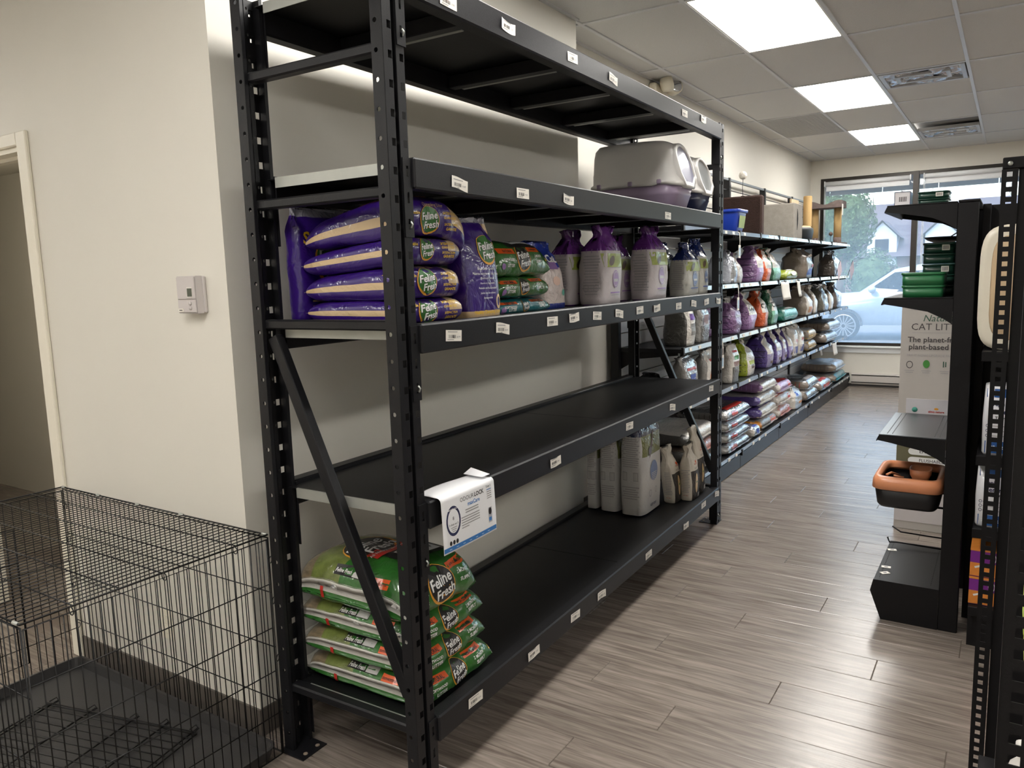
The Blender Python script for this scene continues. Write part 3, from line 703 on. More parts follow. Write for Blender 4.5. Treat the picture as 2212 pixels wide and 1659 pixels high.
# paper sign draped over the second lowest beam --------------
SGN = mat('sign_paper', (236, 236, 238), rough=.45, var=.02); SBL = ink('sign_blue', (58, 122, 190)); NAVY = ink('navy', (44, 48, 84))
sw = .285; zt = SHZ[3]
def sign_pt(u, v):                  # v 0..1 from the back edge on the deck, over the beam, down the front
    s = v * .268; y = sw * (u - .5)
    if s < .075: p = (-.03 + s, .0035 + .004 * (1 - s / .075) + .003 * sin(u * 5))
    elif s < .105: a = (s - .075) / .03 * pi / 2; p = (.045 + .014 * sin(a), .0035 - .014 * (1 - cos(a)))
    else: p = (.059 + .005 * sin((s - .105) * 9) * (1 + .5 * sin(u * 3)), -.0105 - (s - .105))
    return (p[0] + .004 * u, y + .0, p[1])
t = thing('paper_sign', 'white paper sign with blue foot draped over a rack shelf edge', 'sign', rw(0, .262, zt), DL)
b = MB(); b.smooth = True; b.grid(sign_pt, 12, 40); o = b.build('sheet', SGN, t); md = o.modifiers.new('thickness', 'SOLIDIFY'); md.thickness = .0006; md.offset = -1
b2 = MB(); b2.smooth = True; b2.grid(lambda u, v: (-.03 + .075 * v + .0, sw * (.36 + .16 * u), .011 + .012 * (1 - v) * (u + .2)), 6, 6); b2.build('torn_flap', SGN, t)
pr = Print(b.v, [f for f in b.f]); U, V, D_ = (0, 1, 0), (0, 0, 1), (-1, 0, 0); c = (.2, 0, -.083)
A = lambda sh, m_, x, y, r=0: pr.add(sh, m_, c, U, V, D_, (x, y), r, .0008)
A(shape_rect(sw * .99, .014, 12, 1), SBL, 0, -.079)
A(shape_ellipse(.036, .047, 24, .8), NAVY, -.088, .004)
A(shape_text('2 chats sur 2', width=.045), INK, -.088, -.006); A(shape_text('8', height=.011), INK, -.088, .012)
for k in range(3): A(shape_rect(.03 - k * .006, .0022, 2, 1), GREY, -.088, -.016 - k * .006)
A(shape_text('RENDEZ-VOUS', width=.046, bold=.02), ink('white', (240, 240, 238)), -.088, .0405)
A(shape_text('ODOUR', width=.072, bold=-.004), INK, -.012, .058); A(shape_text('LOCK', width=.052, bold=.03), INK, .054, .058)
A(shape_text('maxCare', width=.066, bold=.02), SBL, .022, .038)
for k in range(2): A(shape_rect(.07, .0032, 4, 1), GREY, .01, .021 - k * .008)
for k in range(5): A(shape_rect(.098 - .02 * (k == 4) * 3, .003, 4, 1), GREY, -.0 - .03 * (k == 4), .001 - k * .008)
A(shape_text('5 en 1', width=.024, bold=.02), INK, .107, .066)
for k in range(5): A(shape_rect(.026, .0026, 2, 1), SBL if k == 0 else GREY, .109, .055 - k * .007)
A(shape_rect(.02, .05, 2, 4), ink('bagpic', (176, 178, 186)), .108, -.03); A(shape_ellipse(.009, .012, 10), INK, .108, -.018); A(shape_rect(.016, .012, 2, 2), SBL, .108, -.044)
for k in range(3): A(shape_ellipse(.006, .0075, 12), INK, -.108 + k * .016, -.062)
for k in range(7): A(shape_rect(.012, .0015, 1, 1), ink('white', (240, 240, 238)), -.11 + k * .034, -.08)
pr.build('printed_text', t)
# ============================================================ WIRE DOG CRATE
WIRE = mat('crate_wire', (20, 19, 20), rough=.35, metal=.3, var=.1); TRAY = mat('crate_tray', (48, 47, 48), rough=.45, var=.12, scale=8, bump=.1, bscale=200)
X0, X1, Y0, Y1, ZT = -1.80, -.530, -.800, -.050, .785
crate = thing('dog_crate', 'black folding wire dog crate standing open against the wall', 'dog crate', (0, 0, 0))
def wire(b, p, q, r): b.tube([p, q], r, 5)
def panel(name, P, W_, H_, nv, hs, r=.0017, frame=.003, tabs=True, dbl=True):
    """P(u,v) maps panel coordinates to the crate; nv dense wires along v, hs sparse wires along u"""
    b = MB(); b.smooth = True
    b.tube([P(0, 0), P(W_, 0), P(W_, H_), P(0, H_)], frame, 6, closed=True)
    for i in range(1, nv): wire(b, P(W_ * i / nv, 0), P(W_ * i / nv, H_), r)
    for h in hs: wire(b, P(0, h, .003), P(W_, h, .003), r * 1.15)
    return b.build(name, WIRE, crate)
panel('top_panel', lambda u, v, o=0: (X0 + u, Y0 + v, ZT + o), X1 - X0, Y1 - Y0, 48, [.125, .25, .375, .5, .625])
panel('back_panel', lambda u, v, o=0: (X0 + u, Y1 - o, .02 + v), X1 - X0, ZT - .03, 40, [.19, .38, .57])
panel('front_panel', lambda u, v, o=0: (X0 + u, Y0 + o, .02 + v), X1 - X0, ZT - .03, 40, [.19, .38, .57])
panel('end_panel', lambda u, v, o=0: (X1 + o, Y0 + .006 + u, .02 + v), Y1 - Y0 - .012, ZT - .035, 23, [.15, .3, .45, .6])
panel('end_panel', lambda u, v, o=0: (X0 - o, Y0 + .006 + u, .02 + v), Y1 - Y0 - .012, ZT - .035, 23, [.15, .3, .45, .6])
b = MB(); b.smooth = True                       # door in the left end
b.tube([(X0 - .006, -.62, .1), (X0 - .006, -.25, .1), (X0 - .006, -.25, .66), (X0 - .006, -.62, .66)], .003, 6, closed=True)
for k in range(12): wire(b, (X0 - .006, -.62 + .37 * k / 12, .1), (X0 - .006, -.62 + .37 * k / 12, .66), .0017)
for z in (.24, .38, .52): wire(b, (X0 - .008, -.62, z), (X0 - .008, -.25, z), .002)
dr_ = b.build('door', WIRE, crate)
for z in (.3, .48):
    b = MB(); b.smooth = True; b.tube([(X0 - .012, -.66, z), (X0 - .012, -.58, z), (X0 - .012, -.575, z + .03)], .004, 6); b.build('slide_bolt', WIRE, dr_)
# hook loops that tie the panels together
lp = MB(); lp.smooth = True; lp.tube([(0, .011 * cos(a), .011 * sin(a)) for a in [2 * pi * k / 10 for k in range(10)]], .0016, 5, closed=True); lpm = lp.mesh('hook_loop', WIRE)
for z in (.18, .36, .56, .7): put('hook_loop', lpm, crate, (X1 + .003, Y1 + .003, z), (0, 0, .5)); put('hook_loop', lpm, crate, (X0, Y1 + .003, z), (0, 0, .5))
for y in (-.68, -.42, -.18): put('hook_loop', lpm, crate, (X1 + .006, y, ZT - .01), (0, 0, 1.57))
cl = MB(); cl.smooth = True; cl.tube([(-.011, 0, 0), (.011, 0, 0)], .0052, 8); clm = cl.mesh('sleeve_clip', GALV)
for x in (-1.79, -1.53, -1.26, -.99, -.545): put('sleeve_clip', clm, crate, (x, Y1, ZT))
put('sleeve_clip', clm, crate, (X1 - .02, Y0, ZT))
b = MB(); e = .02                               # plastic floor tray with a raised rim
x0, x1, y0, y1 = X0 + .012, X1 - .012, Y0 + .012, Y1 - .012
def rr_(x0, x1, y0, y1, r, z): 
    P = []
    for cx, cy, a0 in ((x1 - r, y1 - r, 0), (x0 + r, y1 - r, pi / 2), (x0 + r, y0 + r, pi), (x1 - r, y0 + r, 1.5 * pi)):
        for k in range(5): a = a0 + pi / 2 * k / 4; P.append((cx + r * cos(a), cy + r * sin(a), z))
    return P
b.loft([rr_(x0 + .01, x1 - .01, y0 + .01, y1 - .01, .03, .012), rr_(x0, x1, y0, y1, .035, .05), rr_(x0 - .004, x1 + .004, y0 - .004, y1 + .004, .037, .054), rr_(x0 + .006, x1 - .006, y0 + .006, y1 - .006, .032, .054), rr_(x0 + .016, x1 - .016, y0 + .016, y1 - .016, .03, .018)])
b.build('floor_tray', TRAY, crate)
b = MB(); b.smooth = True
for x in (x0 + .1, x1 - .1): b.tube([(x, Y0, .004), (x, Y1, .004)], .004, 6)
b.build('base_wires', WIRE, crate)['kind'] = 'stuff'
# loose divider panel lying on the tray
dv = thing('crate_divider', 'loose wire divider panel lying inside the crate', 'wire panel', (-1.17, -.42, .021), radians(14))
b = MB(); b.smooth = True; W2, H2 = .70, .40
for i in range(12):
    y = -H2 / 2 + H2 * i / 11; wire(b, (-W2 / 2, y, .012), (W2 / 2, y, .012), .0022)
for x in (-.33, -.14, .06, .2, .33):
    wire(b, (x, -H2 / 2 - .03, .006), (x, H2 / 2 + .03, .006), .0032)
    b.tube([(x - .006, H2 / 2 + .0, .018), (x - .006, H2 / 2 + .03, .018), (x + .006, H2 / 2 + .03, .006), (x + .006, H2 / 2, .006)], .0024, 5)
b.build('wire_grid', WIRE, dv)['kind'] = 'stuff'
b = MB(); b.smooth = True; b.tube([(-W2 / 2, -H2 / 2, .004), (W2 / 2, -H2 / 2, .004), (W2 / 2, H2 / 2, .004), (-W2 / 2, H2 / 2, .004)], .003, 6, closed=True); b.build('border_wire', WIRE, dv)
# ============================================================ BAGS: two builders
def sgnpow(x, e): return math.copysign(abs(x) ** e, x)
def pillow(Lx, Wy, H, px=6, py=6, q=.33, seed=0, reg=None, wedge=0, tilt=0, droop=0, fin=.022, bend=0, nu=22, nv=26, wr=.07, flat=.46, sag=None, edge_t=0, ends=(0, 1)):
    """lying bag, x length, y width, z thickness, centred; returns MB with material indices from reg(s,t,z/H,top)"""
    b = MB(); b.smooth = True
    S_ = [sin(pi / 2 * (2 * i / nu - 1)) for i in range(nu + 1)]; T_ = [sin(pi / 2 * (2 * j / nv - 1)) for j in range(nv + 1)]
    if edge_t: T_ = [-1, -edge_t] + T_[1:-1] + [edge_t, 1]; nv += 2
    def P(s, t, top):
        h = H / 2 * max(0, (1 - abs(s) ** px) * (1 - abs(t) ** py)) ** q * (1 + wedge * s)
        edge = max(abs(s), abs(t))
        h *= 1 + wr * nz(s * 2.2 + seed * 3.1, t * 2.6, seed + (3 if top else 9)) + wr * .8 * edge ** 3 * nz(s * 9 + seed, t * 10, 4.2 + seed)
        z = h if top else -min(h, H * flat)
        x = s * Lx / 2 * (1 - .05 * (abs(t) ** 4)) ; y = t * Wy / 2 * (1 - .06 * abs(s) ** 4)
        x += .008 * nz(t * 5, seed, 1.5) * abs(s) ** 6
        z += tilt * x - droop * (abs(s) ** 5 + abs(t) ** 5) + bend * (t * Wy / 2) ** 2
        if sag: z -= sag(s, t)
        return (x, y, z)
    top = {}; bot = {}
    for i, s in enumerate(S_):
        for j, t in enumerate(T_):
            top[i, j] = len(b.v); b.v.append(P(s, t, True))
            if i in (0, nu) or j in (0, nv): bot[i, j] = top[i, j]
            else: bot[i, j] = len(b.v); b.v.append(P(s, t, False))
    for i in range(nu):
        for j in range(nv):
            s, t = (S_[i] + S_[i + 1]) / 2, (T_[j] + T_[j + 1]) / 2
            for tp, G in ((True, top), (False, bot)):
                f = [G[i, j], G[i + 1, j], G[i + 1, j + 1], G[i, j + 1]]
                c = sum(b.v[k][2] - tilt * b.v[k][0] for k in f) / 4
                b.mi = reg(s, t, c / H, tp) if reg else 0
                b.face(f if tp else f[::-1])
    if fin:
        for e in [(0, nu)[k] for k in ends]:
            sg = -1 if e == 0 else 1; base = len(b.v); b.mi = reg(sg, 0, 9, True) if reg else 0
            for j in range(nv + 1):
                x, y, z = b.v[top[e, j]]; b.v.append((x + sg * fin, y * 1.0, z + .006 * nz(j * .7, seed, 3) - .35 * droop))
            for j in range(nv): b.face([top[e, j], top[e, j + 1], base + j + 1, base + j])
    b.mi = 0
    return b
def stand(W_, D_, H, style='fold', seed=0, reg=None, lean=(0, 0), nexp=4.5, n=40, bulge=.06, topw=None, body=.7, wr=.05):
    """standing bag, front towards +x, width along y; reg(side, t) with side in front/back/left/right"""
    if style == 'fold': prof = [(0, .9, .88), (.02, .97, .97), (.3, 1, 1 + bulge), (.55, 1, 1 + bulge * .6), (body, .99, .93), (body + (1 - body) * .45, .97, .52), (body + (1 - body) * .8, .96, .14), (.985, .96, .05), (1, .96, .04)]
    elif style == 'pinch': prof = [(0, .9, .88), (.02, .97, .97), (.3, 1, 1 + bulge), (.5, 1, 1 + bulge * .7), (body, .95, .92), (body + (1 - body) * .3, .8, .66), (body + (1 - body) * .55, .56, .34), (body + (1 - body) * .66, .5, .24), (body + (1 - body) * .8, .6, .16), (1, topw or .8, .08)]
    elif style == 'neck': prof = [(0, .9, .88), (.02, .97, .97), (.25, 1, 1 + bulge), (.45, 1, 1), (.6, .92, .86), (.74, .62, .52), (.84, .42, .28), (.9, .42, .2), (1, .58, .1)]
    elif style == 'gusset': prof = [(0, .9, .9), (.02, .98, .98), (.35, 1, 1 + bulge), (.7, 1, 1), (.86, 1, .8), (1, 1, .25)]
    else: prof = [(0, .92, .9), (.03, 1, 1), (.4, 1.02, 1 + bulge), (.62, .95, .98), (.8, .74, .7), (.93, .42, .36), (1, .3, .16)]
    rows = []
    for k in range(len(prof) - 1):
        m_ = 4 if prof[k + 1][0] - prof[k][0] > .1 else 2
        for i in range(m_): f = i / m_; rows.append(tuple(prof[k][c] * (1 - f) + prof[k + 1][c] * f for c in range(3)))
    rows.append(prof[-1])
    b = MB(); b.smooth = True; rings = []
    for t, w, d in rows:
        ring = []
        for j in range(n):
            a = 2 * pi * j / n; c, s = cos(a), sin(a)
            x = sgnpow(c, 2 / nexp) * D_ / 2 * d; y = sgnpow(s, 2 / nexp) * W_ / 2 * w
            k = wr * (t * .8 + .3) * (1 if t > .01 else .1)
            x += D_ * k * nz(c * 1.7 + seed * 7, s * 1.7, t * 5 + seed); y += W_ * k * .5 * nz(c * 1.9, s * 1.9 + seed * 5, t * 5)
            k3 = max(0, (t - body * .85) / (1 - body * .85)) if style in ('pinch', 'neck', 'fold', 'soft') else max(0, (t - .8) / .2) * .5
            x += D_ * .26 * k3 * nz(c * 4.5 + seed, s * 4.5, t * 7) + D_ * .05 * k3 * sin(a * 9 + seed); y += W_ * .07 * k3 * nz(c * 4.5, s * 4.5 + seed, t * 7 + 3)
            x += lean[0] * t ** 1.5; y += lean[1] * t ** 1.5
            z = H * t + (.05 * H * nz(s * 3, seed, 2) if t == 1 else .02 * H * k3 * nz(c * 3, s * 3, seed))
            ring.append((x, y, z))
        rings.append(ring)
    base = 0
    for r in rings: b.v += r
    for i in range(len(rings) - 1):
        for j in range(n):
            a = 2 * pi * (j + .5) / n; c, s = cos(a), sin(a)
            side = ('front' if c > 0 else 'back') if abs(c) * 1.0 > abs(s) else ('left' if s < 0 else 'right')
            b.mi = reg(side, (rows[i][0] + rows[i + 1][0]) / 2) if reg else 0
            b.face([i * n + j, i * n + (j + 1) % n, (i + 1) * n + (j + 1) % n, (i + 1) * n + j])
    b.mi = reg('back', 0) if reg else 0; b.face(range(n - 1, -1, -1))
    e = (len(rings) - 1) * n; b.mi = reg('back', 1) if reg else 0; b.face([e + j for j in range(n)])
    b.mi = 0
    return b
def bag(name, label, mb, mats, loc, rz=0, prints=None, group=None, rot=None, cat='bag', rack_xy=True):
    """a bag: Empty > film (the filled bag) + printed_label"""
    L_ = rw(*loc) if rack_xy else Vector(loc)
    t = thing(name, label, cat, L_, (DL if rack_xy else 0) + rz, group, rot)
    mb.build('filled_bag', mats, t)
    if prints:
        pr = Print(mb.v, mb.f); prints(pr); pr.build('printed_label', t)
    return t
WH = ink('white', (240, 240, 238)); YEL = ink('yellow', (232, 190, 40)); BLK = ink('black', (40, 38, 38)); LGR = ink('logo_green', (50, 110, 44)); ORG = ink('orange', (226, 92, 34)); TAN = ink('tan', (214, 180, 132))
GOLD = ink('gold', (240, 170, 60)); REDI = ink('red', (196, 52, 44)); BLU = ink('blue', (40, 70, 160)); LIL = ink('lilac', (150, 116, 176)); LGY = ink('light_grey', (196, 194, 192)); DGY = ink('dark_grey', (96, 94, 94)); BRN = ink('brown', (84, 60, 44)); GRN = ink('mid_green', (66, 140, 60)); PHO = ink('photo_green', (150, 160, 70))
FRONT = dict(u=(0, 1, 0), v=(0, 0, 1), d=(-1, 0, 0)); LEFT = dict(u=(1, 0, 0), v=(0, 0, 1), d=(0, 1, 0)); TOP = dict(u=(0, 1, 0), v=(-1, 0, 0), d=(0, 0, -1))
def adder(pr, c, face): return lambda sh, m_, x=0, y=0, r=0, z=1: pr.add(sh, m_, c, face['u'], face['v'], face['d'], (x, y), r, z=z)
def logo(A, x, y, w, fill, ringc, rot=0, txt=WH):
    A(shape_ellipse(w * .5, w * .46, 22), ringc, x, y, rot, 1); A(shape_ellipse(w * .46, w * .42, 22), fill, x, y + w * .03, rot, 2)
    for s_, f_, dx, dy in (('Feline', .8, -.03, .13), ('Fresh', .72, .06, -.15)):
        A(shape_text(s_, width=w * f_, bold=.03, shear=.2), BLK, x + (dx + .012) * w, y + (dy - .015) * w, rot + .12, 3)
        A(shape_text(s_, width=w * f_, bold=.022, shear=.2), txt, x + dx * w, y + dy * w, rot + .12, 4)
# ------------------------------------------------------------ purple scoopable litter, middle shelf
PUR = film('purple_film', (50, 20, 112), bump=.8, bscale=17, rough=.3, coat=.7); PTAN = film('tan_film', (206, 178, 138), bump=.3); CLR = film('clear_header', (150, 148, 158), rough=.2)
def reg_pur(s, t, z, top):
    if z == 9: return 2
    if abs(t) > .9995: return 1
    if top and t > .45 and s > .55: return 1
    return 0
def prints_pur(L_, H, y0, big=1, dz=0):
    def f(pr):
        A = adder(pr, (L_ / 2, 0, dz), FRONT); k = big
        logo(A, -.045 + y0, .002, .092 * k, LGR, GOLD)
        A(shape_text('SATISFACTION', width=.075, bold=.02, shear=.2), YEL, .062 + y0, .026 * k); A(shape_text('GUARANTEED', width=.07, bold=.02, shear=.2), YEL, .064 + y0, .012 * k)
        A(shape_text('SATISFACTION', width=.072, bold=.02, shear=.2), YEL, .066 + y0, -.008 * k); A(shape_text('GARANTIE', width=.06, bold=.02, shear=.2), YEL, .068 + y0, -.022 * k)
        A(shape_text('Scoopable', width=.055, bold=.03, shear=.1), YEL, -.118 + y0, .02 * k)
        A(shape_text('Clumping Litter', width=.1, bold=.0), TAN, -.02 + y0, .047 * k)
        B = adder(pr, (0, 0, dz), TOP); B(shape_text('Scoopable', width=.2, bold=.03, shear=.1), YEL, 0, .1); logo(B, 0, -.04, .24, LGR, GOLD)
    return f
PS = [(.43, .30, .082, -.235, .252, 1.4945, .0, .12, 0), (.43, .30, .096, -.236, .252, 1.576, .03, .2, .004), (.44, .30, .084, -.24, .254, 1.6605, .085, .16, .0), (.42, .33, .118, -.232, .272, 1.762, .12, .25, .012)]
PLAB = ['flat purple litter bag at the bottom of the purple stack', 'plump purple litter bag second from the bottom of the purple stack', 'thin purple litter bag squeezed beneath the slumping top one', 'slumping purple litter bag on top of the purple stack']
for k, (L_, W_, H, a, b_, z, tl, wd, dr) in enumerate(PS):
    mb = pillow(L_, W_, H, 5, 7, .3, k + 1, reg_pur, wd, tl, dr, .008, wr=.13, edge_t=.9993, ends=(0,), sag=(lambda s, t: .05 * max(0, t) ** 2 * max(0, s)) if k == 3 else None)
    bag('litter_bag', PLAB[k], mb, [PUR, PTAN, CLR], (a, b_, z), 0, prints_pur(L_, H, .0, 1 if k != 2 else .8, tl * L_ / 2 - (.02 if k == 3 else 0)), 'purple litter bags stacked on the middle rack shelf')
def reg_pst(side, t):
    if t > .93: return 2
    return 1 if side == 'right' or (side == 'front' and t > .8) else 0
mb = stand(.29, .075, .385, 'fold', 4, lambda sd, t: 2 if t > .93 else 0, body=.8)
def f(pr):
    A = adder(pr, (.04, 0, .19), FRONT); A(shape_text('Scoopable', width=.22, bold=.03, shear=.1), YEL, -.01, .09); logo(A, .02, .02, .2, LGR, GOLD)
    for k in range(4): A(shape_rect(.16, .006, 4, 1), TAN, -.02, -.09 - k * .018)
bag('litter_bag', 'purple litter bag standing upright behind the purple stack', mb, [PUR, PTAN, CLR], (-.497, .255, 1.4505), 0, f, 'upright purple litter bags')
mb = stand(.205, .09, .345, 'fold', 6, lambda sd, t: 2 if t > .94 else (1 if sd == 'right' or t < .06 else 0), body=.74, lean=(-.03, -.01))
def f(pr):
    A = adder(pr, (.045, 0, .16), FRONT); logo(A, .03, .075, .11, LGR, GOLD)
    for k, s_ in enumerate(('Great Odor Control', 'Maitrise instantanee des odeurs', 'Absorbs and Clumps', 'Absorbe et s\'agglomere', 'Flushable and Biodegradable', 'Jetable dans les toilettes', 'Biodegradable')): A(shape_text(s_, height=.0085, bold=0), WH, .005, .012 - k * .0165)
    A(shape_text('Healthy Clumping Litter', width=.16, bold=.02), YEL, .005, -.135); A(shape_ellipse(.016, .026, 12, .6), TAN, .07, -.1)
bag('litter_bag', 'purple litter bag standing upright between the purple and green stacks', mb, [PUR, PTAN, CLR], (-.066, .532, 1.4505), 0, f, 'upright purple litter bags')
# ------------------------------------------------------------ green softwood litter
GREEN = film('green_film', (48, 106, 42), bump=.6, bscale=22, var=.3, scale=60); GWH = film('white_film', (222, 220, 214), bump=.3); GTEAL = film('teal_film', (20, 110, 120), bump=.45); FUR = film('fur_photo', (132, 116, 92), var=.9, scale=70, stretch=(.3, 1, 1), bump=.3)
MEAD = film('meadow_photo', (112, 124, 62), var=.85, scale=26, bump=.3)
def reg_grn(s, t, z, top):
    if z == 9: return 1
    if abs(t) > .97 and top: return 1
    if top and s < -.62: return 2
    if top and s < -.2: return 3
    return 0
def prints_grn(L_, W_, H, full=True, fil=BLK):
    def f(pr):
        A = adder(pr, (L_ / 2, 0, 0), FRONT); k = H / .115
        A(shape_rect(.105, .017 * k, 6, 1), ORG, -.125, .024 * k); A(shape_rect(.1, .015 * k, 6, 1), ORG, .085, .032 * k)
        A(shape_text('NATURAL', width=.06, bold=.02), BLK, -.12, .024 * k, 0, 3); A(shape_text('NON-CLUMPING', width=.07, bold=.02), BLK, .085, .032 * k, 0, 3)
        logo(A, -.015, .0, .098 * k, fil, GOLD)
        A(shape_text('2 MONTH', width=.062, bold=.025, shear=.15), WH, .105, .01 * k); A(shape_text('SUPPLY', width=.056, bold=.025, shear=.15), WH, .11, -.009 * k)
        A(shape_text('SOFTWOOD', width=.075, bold=.025, shear=.15), WH, -.125, -.004 * k); A(shape_text('LITTER', width=.05, bold=.025, shear=.15), WH, -.115, -.023 * k)
        A(shape_rect(.02, .012, 2, 1), YEL, .19, -.002); A(shape_ellipse(.012, .012, 12), LIL, -.165, -.026 * k)
        B = adder(pr, (0, -W_ / 2, 0), LEFT)
        B(shape_rect(.13, .02 * k, 6, 1), BLK, .0, .034 * k); B(shape_text('Feline Fresh', width=.07, bold=.02, shear=.2), WH, -.025, .034 * k, 0, 3); B(shape_rect(.05, .016 * k, 3, 1), LGY, .04, .034 * k, 0, 2)
        B(shape_rect(.085, .02 * k, 5, 1), ORG, .13, .026 * k); B(shape_text('SOFTWOOD LITTER', width=.075, bold=.02), BLK, .13, .026 * k, 0, 3)
        B(shape_rect(.014, .03 * k, 1, 3), REDI, -.11, -.026 * k)
        if full:
            C = adder(pr, (0, 0, 0), TOP)
            C(shape_rect(W_ * .62, .16, 8, 8), BLK, .05, -.1); C(shape_rect(W_ * .5, .05, 8, 3), REDI, .0, -.035, 0, 2); C(shape_text('All Natural Non-Clumping', width=.2, bold=.01), WH, 0, -.035, 0, 3)
            logo(C, -.02, .04, .2, BLK, GOLD); C(shape_text('ECONO', width=.12, bold=.03), WH, .03, -.085, 0, 3); C(shape_rect(.14, .06, 4, 3), WH, .04, -.13, 0, 2); C(shape_text('30% OFF', width=.11, bold=.03), BLK, .04, -.13, 0, 3)
    return f
GS = [(.54, .42, .104, -.29, .303, .2855), (.53, .40, .098, -.295, .287, .3835), (.54, .40, .098, -.305, .287, .480), (.54, .38, .155, -.305, .262, .605)]
GLAB = ['green softwood litter bag lying on the deck of the lowest shelf', 'green softwood litter bag second from the bottom of the green stack', 'green softwood litter bag under the top one of the green stack', 'plump green litter bag on top of the tall green stack']
for k, (L_, W_, H, a, b_, z) in enumerate(GS):
    mb = pillow(L_, W_, H, 6, 6, .42 if k < 3 else .5, k + 11, reg_grn, .05, 0, .014 if k < 3 else .03, .045, wr=.13, edge_t=.965, ends=(0,))
    bag('litter_bag', GLAB[k], mb, [GREEN, GWH, FUR, MEAD], (a, b_, z), [0, .02, -.015, -.03][k], prints_grn(L_, W_, H, True), 'green litter bags stacked on the lowest rack shelf')
MS = [(.40, .42, .06, -.285, .91, 1.482, GTEAL, 'teal litter bag under the two green bags of the middle shelf'), (.40, .43, .084, -.285, .90, 1.555, GREEN, 'green litter bag lying directly on the teal bag'), (.41, .46, .13, -.29, .895, 1.66, GREEN, 'plump green litter bag on top of the teal and green pile')]
for k, (L_, W_, H, a, b_, z, m_, lb) in enumerate(MS):
    mb = pillow(L_, W_, H, 6, 6, .38 if k < 2 else .46, k + 21, reg_grn, .08, .0, .006 if k < 2 else .02, .025, wr=.12, edge_t=.965, ends=(0,))
    bag('litter_bag', lb, mb, [m_, GWH if k else m_, FUR if k else m_, MEAD if k else m_], (a, b_, z), .02 * k, prints_grn(L_, W_, H, k == 2, BLK if k else ink('teal_dark', (16, 70, 80))), 'green and teal litter bags on the middle rack shelf')
# ------------------------------------------------------------ upright bags on the middle shelf
KRW = film('kraft_white', (196, 188, 190), rough=.5, coat=.25, bump=.25); PTOP = film('purple_top', (104, 52, 128), rough=.25, bump=.6, bscale=22); BTOP = film('navy_top', (34, 48, 100), rough=.22, bump=.7, bscale=24); GRW = film('grey_white', (192, 190, 182), rough=.45, coat=.3, bump=.3)
DBLU = film('deep_blue_film', (36, 56, 150), bump=.5); PINK = film('pink_photo', (226, 210, 206), var=.15)
SMALLP = ink('fine_print', (168, 164, 166))
def text_block(A, w, h, x, y, n, m_=SMALLP, seed=0):
    rr = random.Random(seed)
    for i in range(n): A(shape_rect(w * rr.uniform(.6, 1), h / n * .4, 3, 1), m_, x, y + h / 2 - h * (i + .5) / n)
def oko(W_, D_, H, accent, ring):
    def f(pr):
        A = adder(pr, (D_ / 2, 0, 0), FRONT)
        A(shape_rect(W_ * .82, H * .17, 6, 4), PHO, 0, H * .56); A(shape_ellipse(W_ * .17, H * .05, 10), BRN, -W_ * .1, H * .555, .5, 2)
        A(shape_ellipse(W_ * .17, W_ * .19, 20), ring, W_ * .02, H * .33); A(shape_ellipse(W_ * .14, W_ * .16, 20, .92), LGY, W_ * .02, H * .33, 0, 2)
        for i in range(3): A(shape_rect(W_ * .22, .0035, 4, 1), LGY, W_ * .02, H * (.3 + .012 * i), 0, 2)
        A(shape_rect(W_ * .5, .006, 4, 1), accent, 0, H * .16); A(shape_rect(W_ * .4, .004, 4, 1), SMALLP, 0, H * .13)
        B = adder(pr, (0, -W_ / 2, 0), LEFT); text_block(B, D_ * .7, H * .5, 0, H * .38, 14, seed=int(W_ * 1000))
        for i in range(3): B(shape_rect(.0025, H * .05, 1, 2), accent, -D_ * .2 + i * D_ * .2, H * .68)
        B(shape_ellipse(D_ * .1, D_ * .13, 12, .8), SMALLP, -D_ * .18, H * .22); B(shape_ellipse(D_ * .1, D_ * .13, 12, .8), SMALLP, D_ * .18, H * .22)
    return f
def reg_oko(sd, t): return 1 if t > .70 or t < .035 else 0
OK_ = [('litter_bag', 'purple topped white litter bag closest to the rack front', .24, .135, .385, -.0975, 2.19, 'pinch', [KRW, PTOP], LIL, 31, (-.01, .02)),
       ('litter_bag', 'shorter purple topped white litter bag beside its taller twin', .21, .14, .365, -.108, 1.615, 'pinch', [KRW, PTOP], LIL, 32, (.0, .03)),
       ('litter_bag', 'purple topped litter bag in the shade beside the blue and white bag', .21, .13, .35, -.262, 1.60, 'pinch', [KRW, PTOP], LIL, 33, (0, .02)),
       ('litter_bag', 'purple topped litter bag at the back, behind the tall one', .22, .12, .34, -.25, 2.10, 'pinch', [KRW, PTOP], LIL, 34, (0, 0)),
       ('litter_bag', 'navy topped grey litter bag next to the tall purple one', .235, .12, .31, -.095, 2.725, 'pinch', [GRW, BTOP], BLU, 35, (0, .03)),
       ('litter_bag', 'navy topped grey litter bag against the far rack post', .19, .12, .34, -.10, 2.95, 'pinch', [GRW, BTOP], BLU, 36, (0, -.02)),
       ('litter_bag', 'navy topped grey litter bag hidden behind its twin', .22, .12, .32, -.245, 2.75, 'pinch', [GRW, BTOP], BLU, 37, (0, 0))]
for nm, lb, W_, D_, H, a, b_, stl, ms, acc, sd, ln in OK_:
    mb = stand(W_, D_, H, stl, sd, reg_oko, ln, body=.68, topw=.72, wr=.09)
    bag(nm, lb, mb, ms, (a, b_, 1.4505), 0, oko(W_, D_, H, acc, ink('ring_lilac', (160, 130, 176)) if acc is LIL else ink('ring_blue', (116, 134, 176))), 'upright litter bags on the middle rack shelf')
mb = stand(.2, .13, .285, 'fold', 41, lambda sd, t: 1 if t > .62 or t < .1 else (2 if sd == 'front' and t > .2 else 0), (-.03, -.03), body=.62)
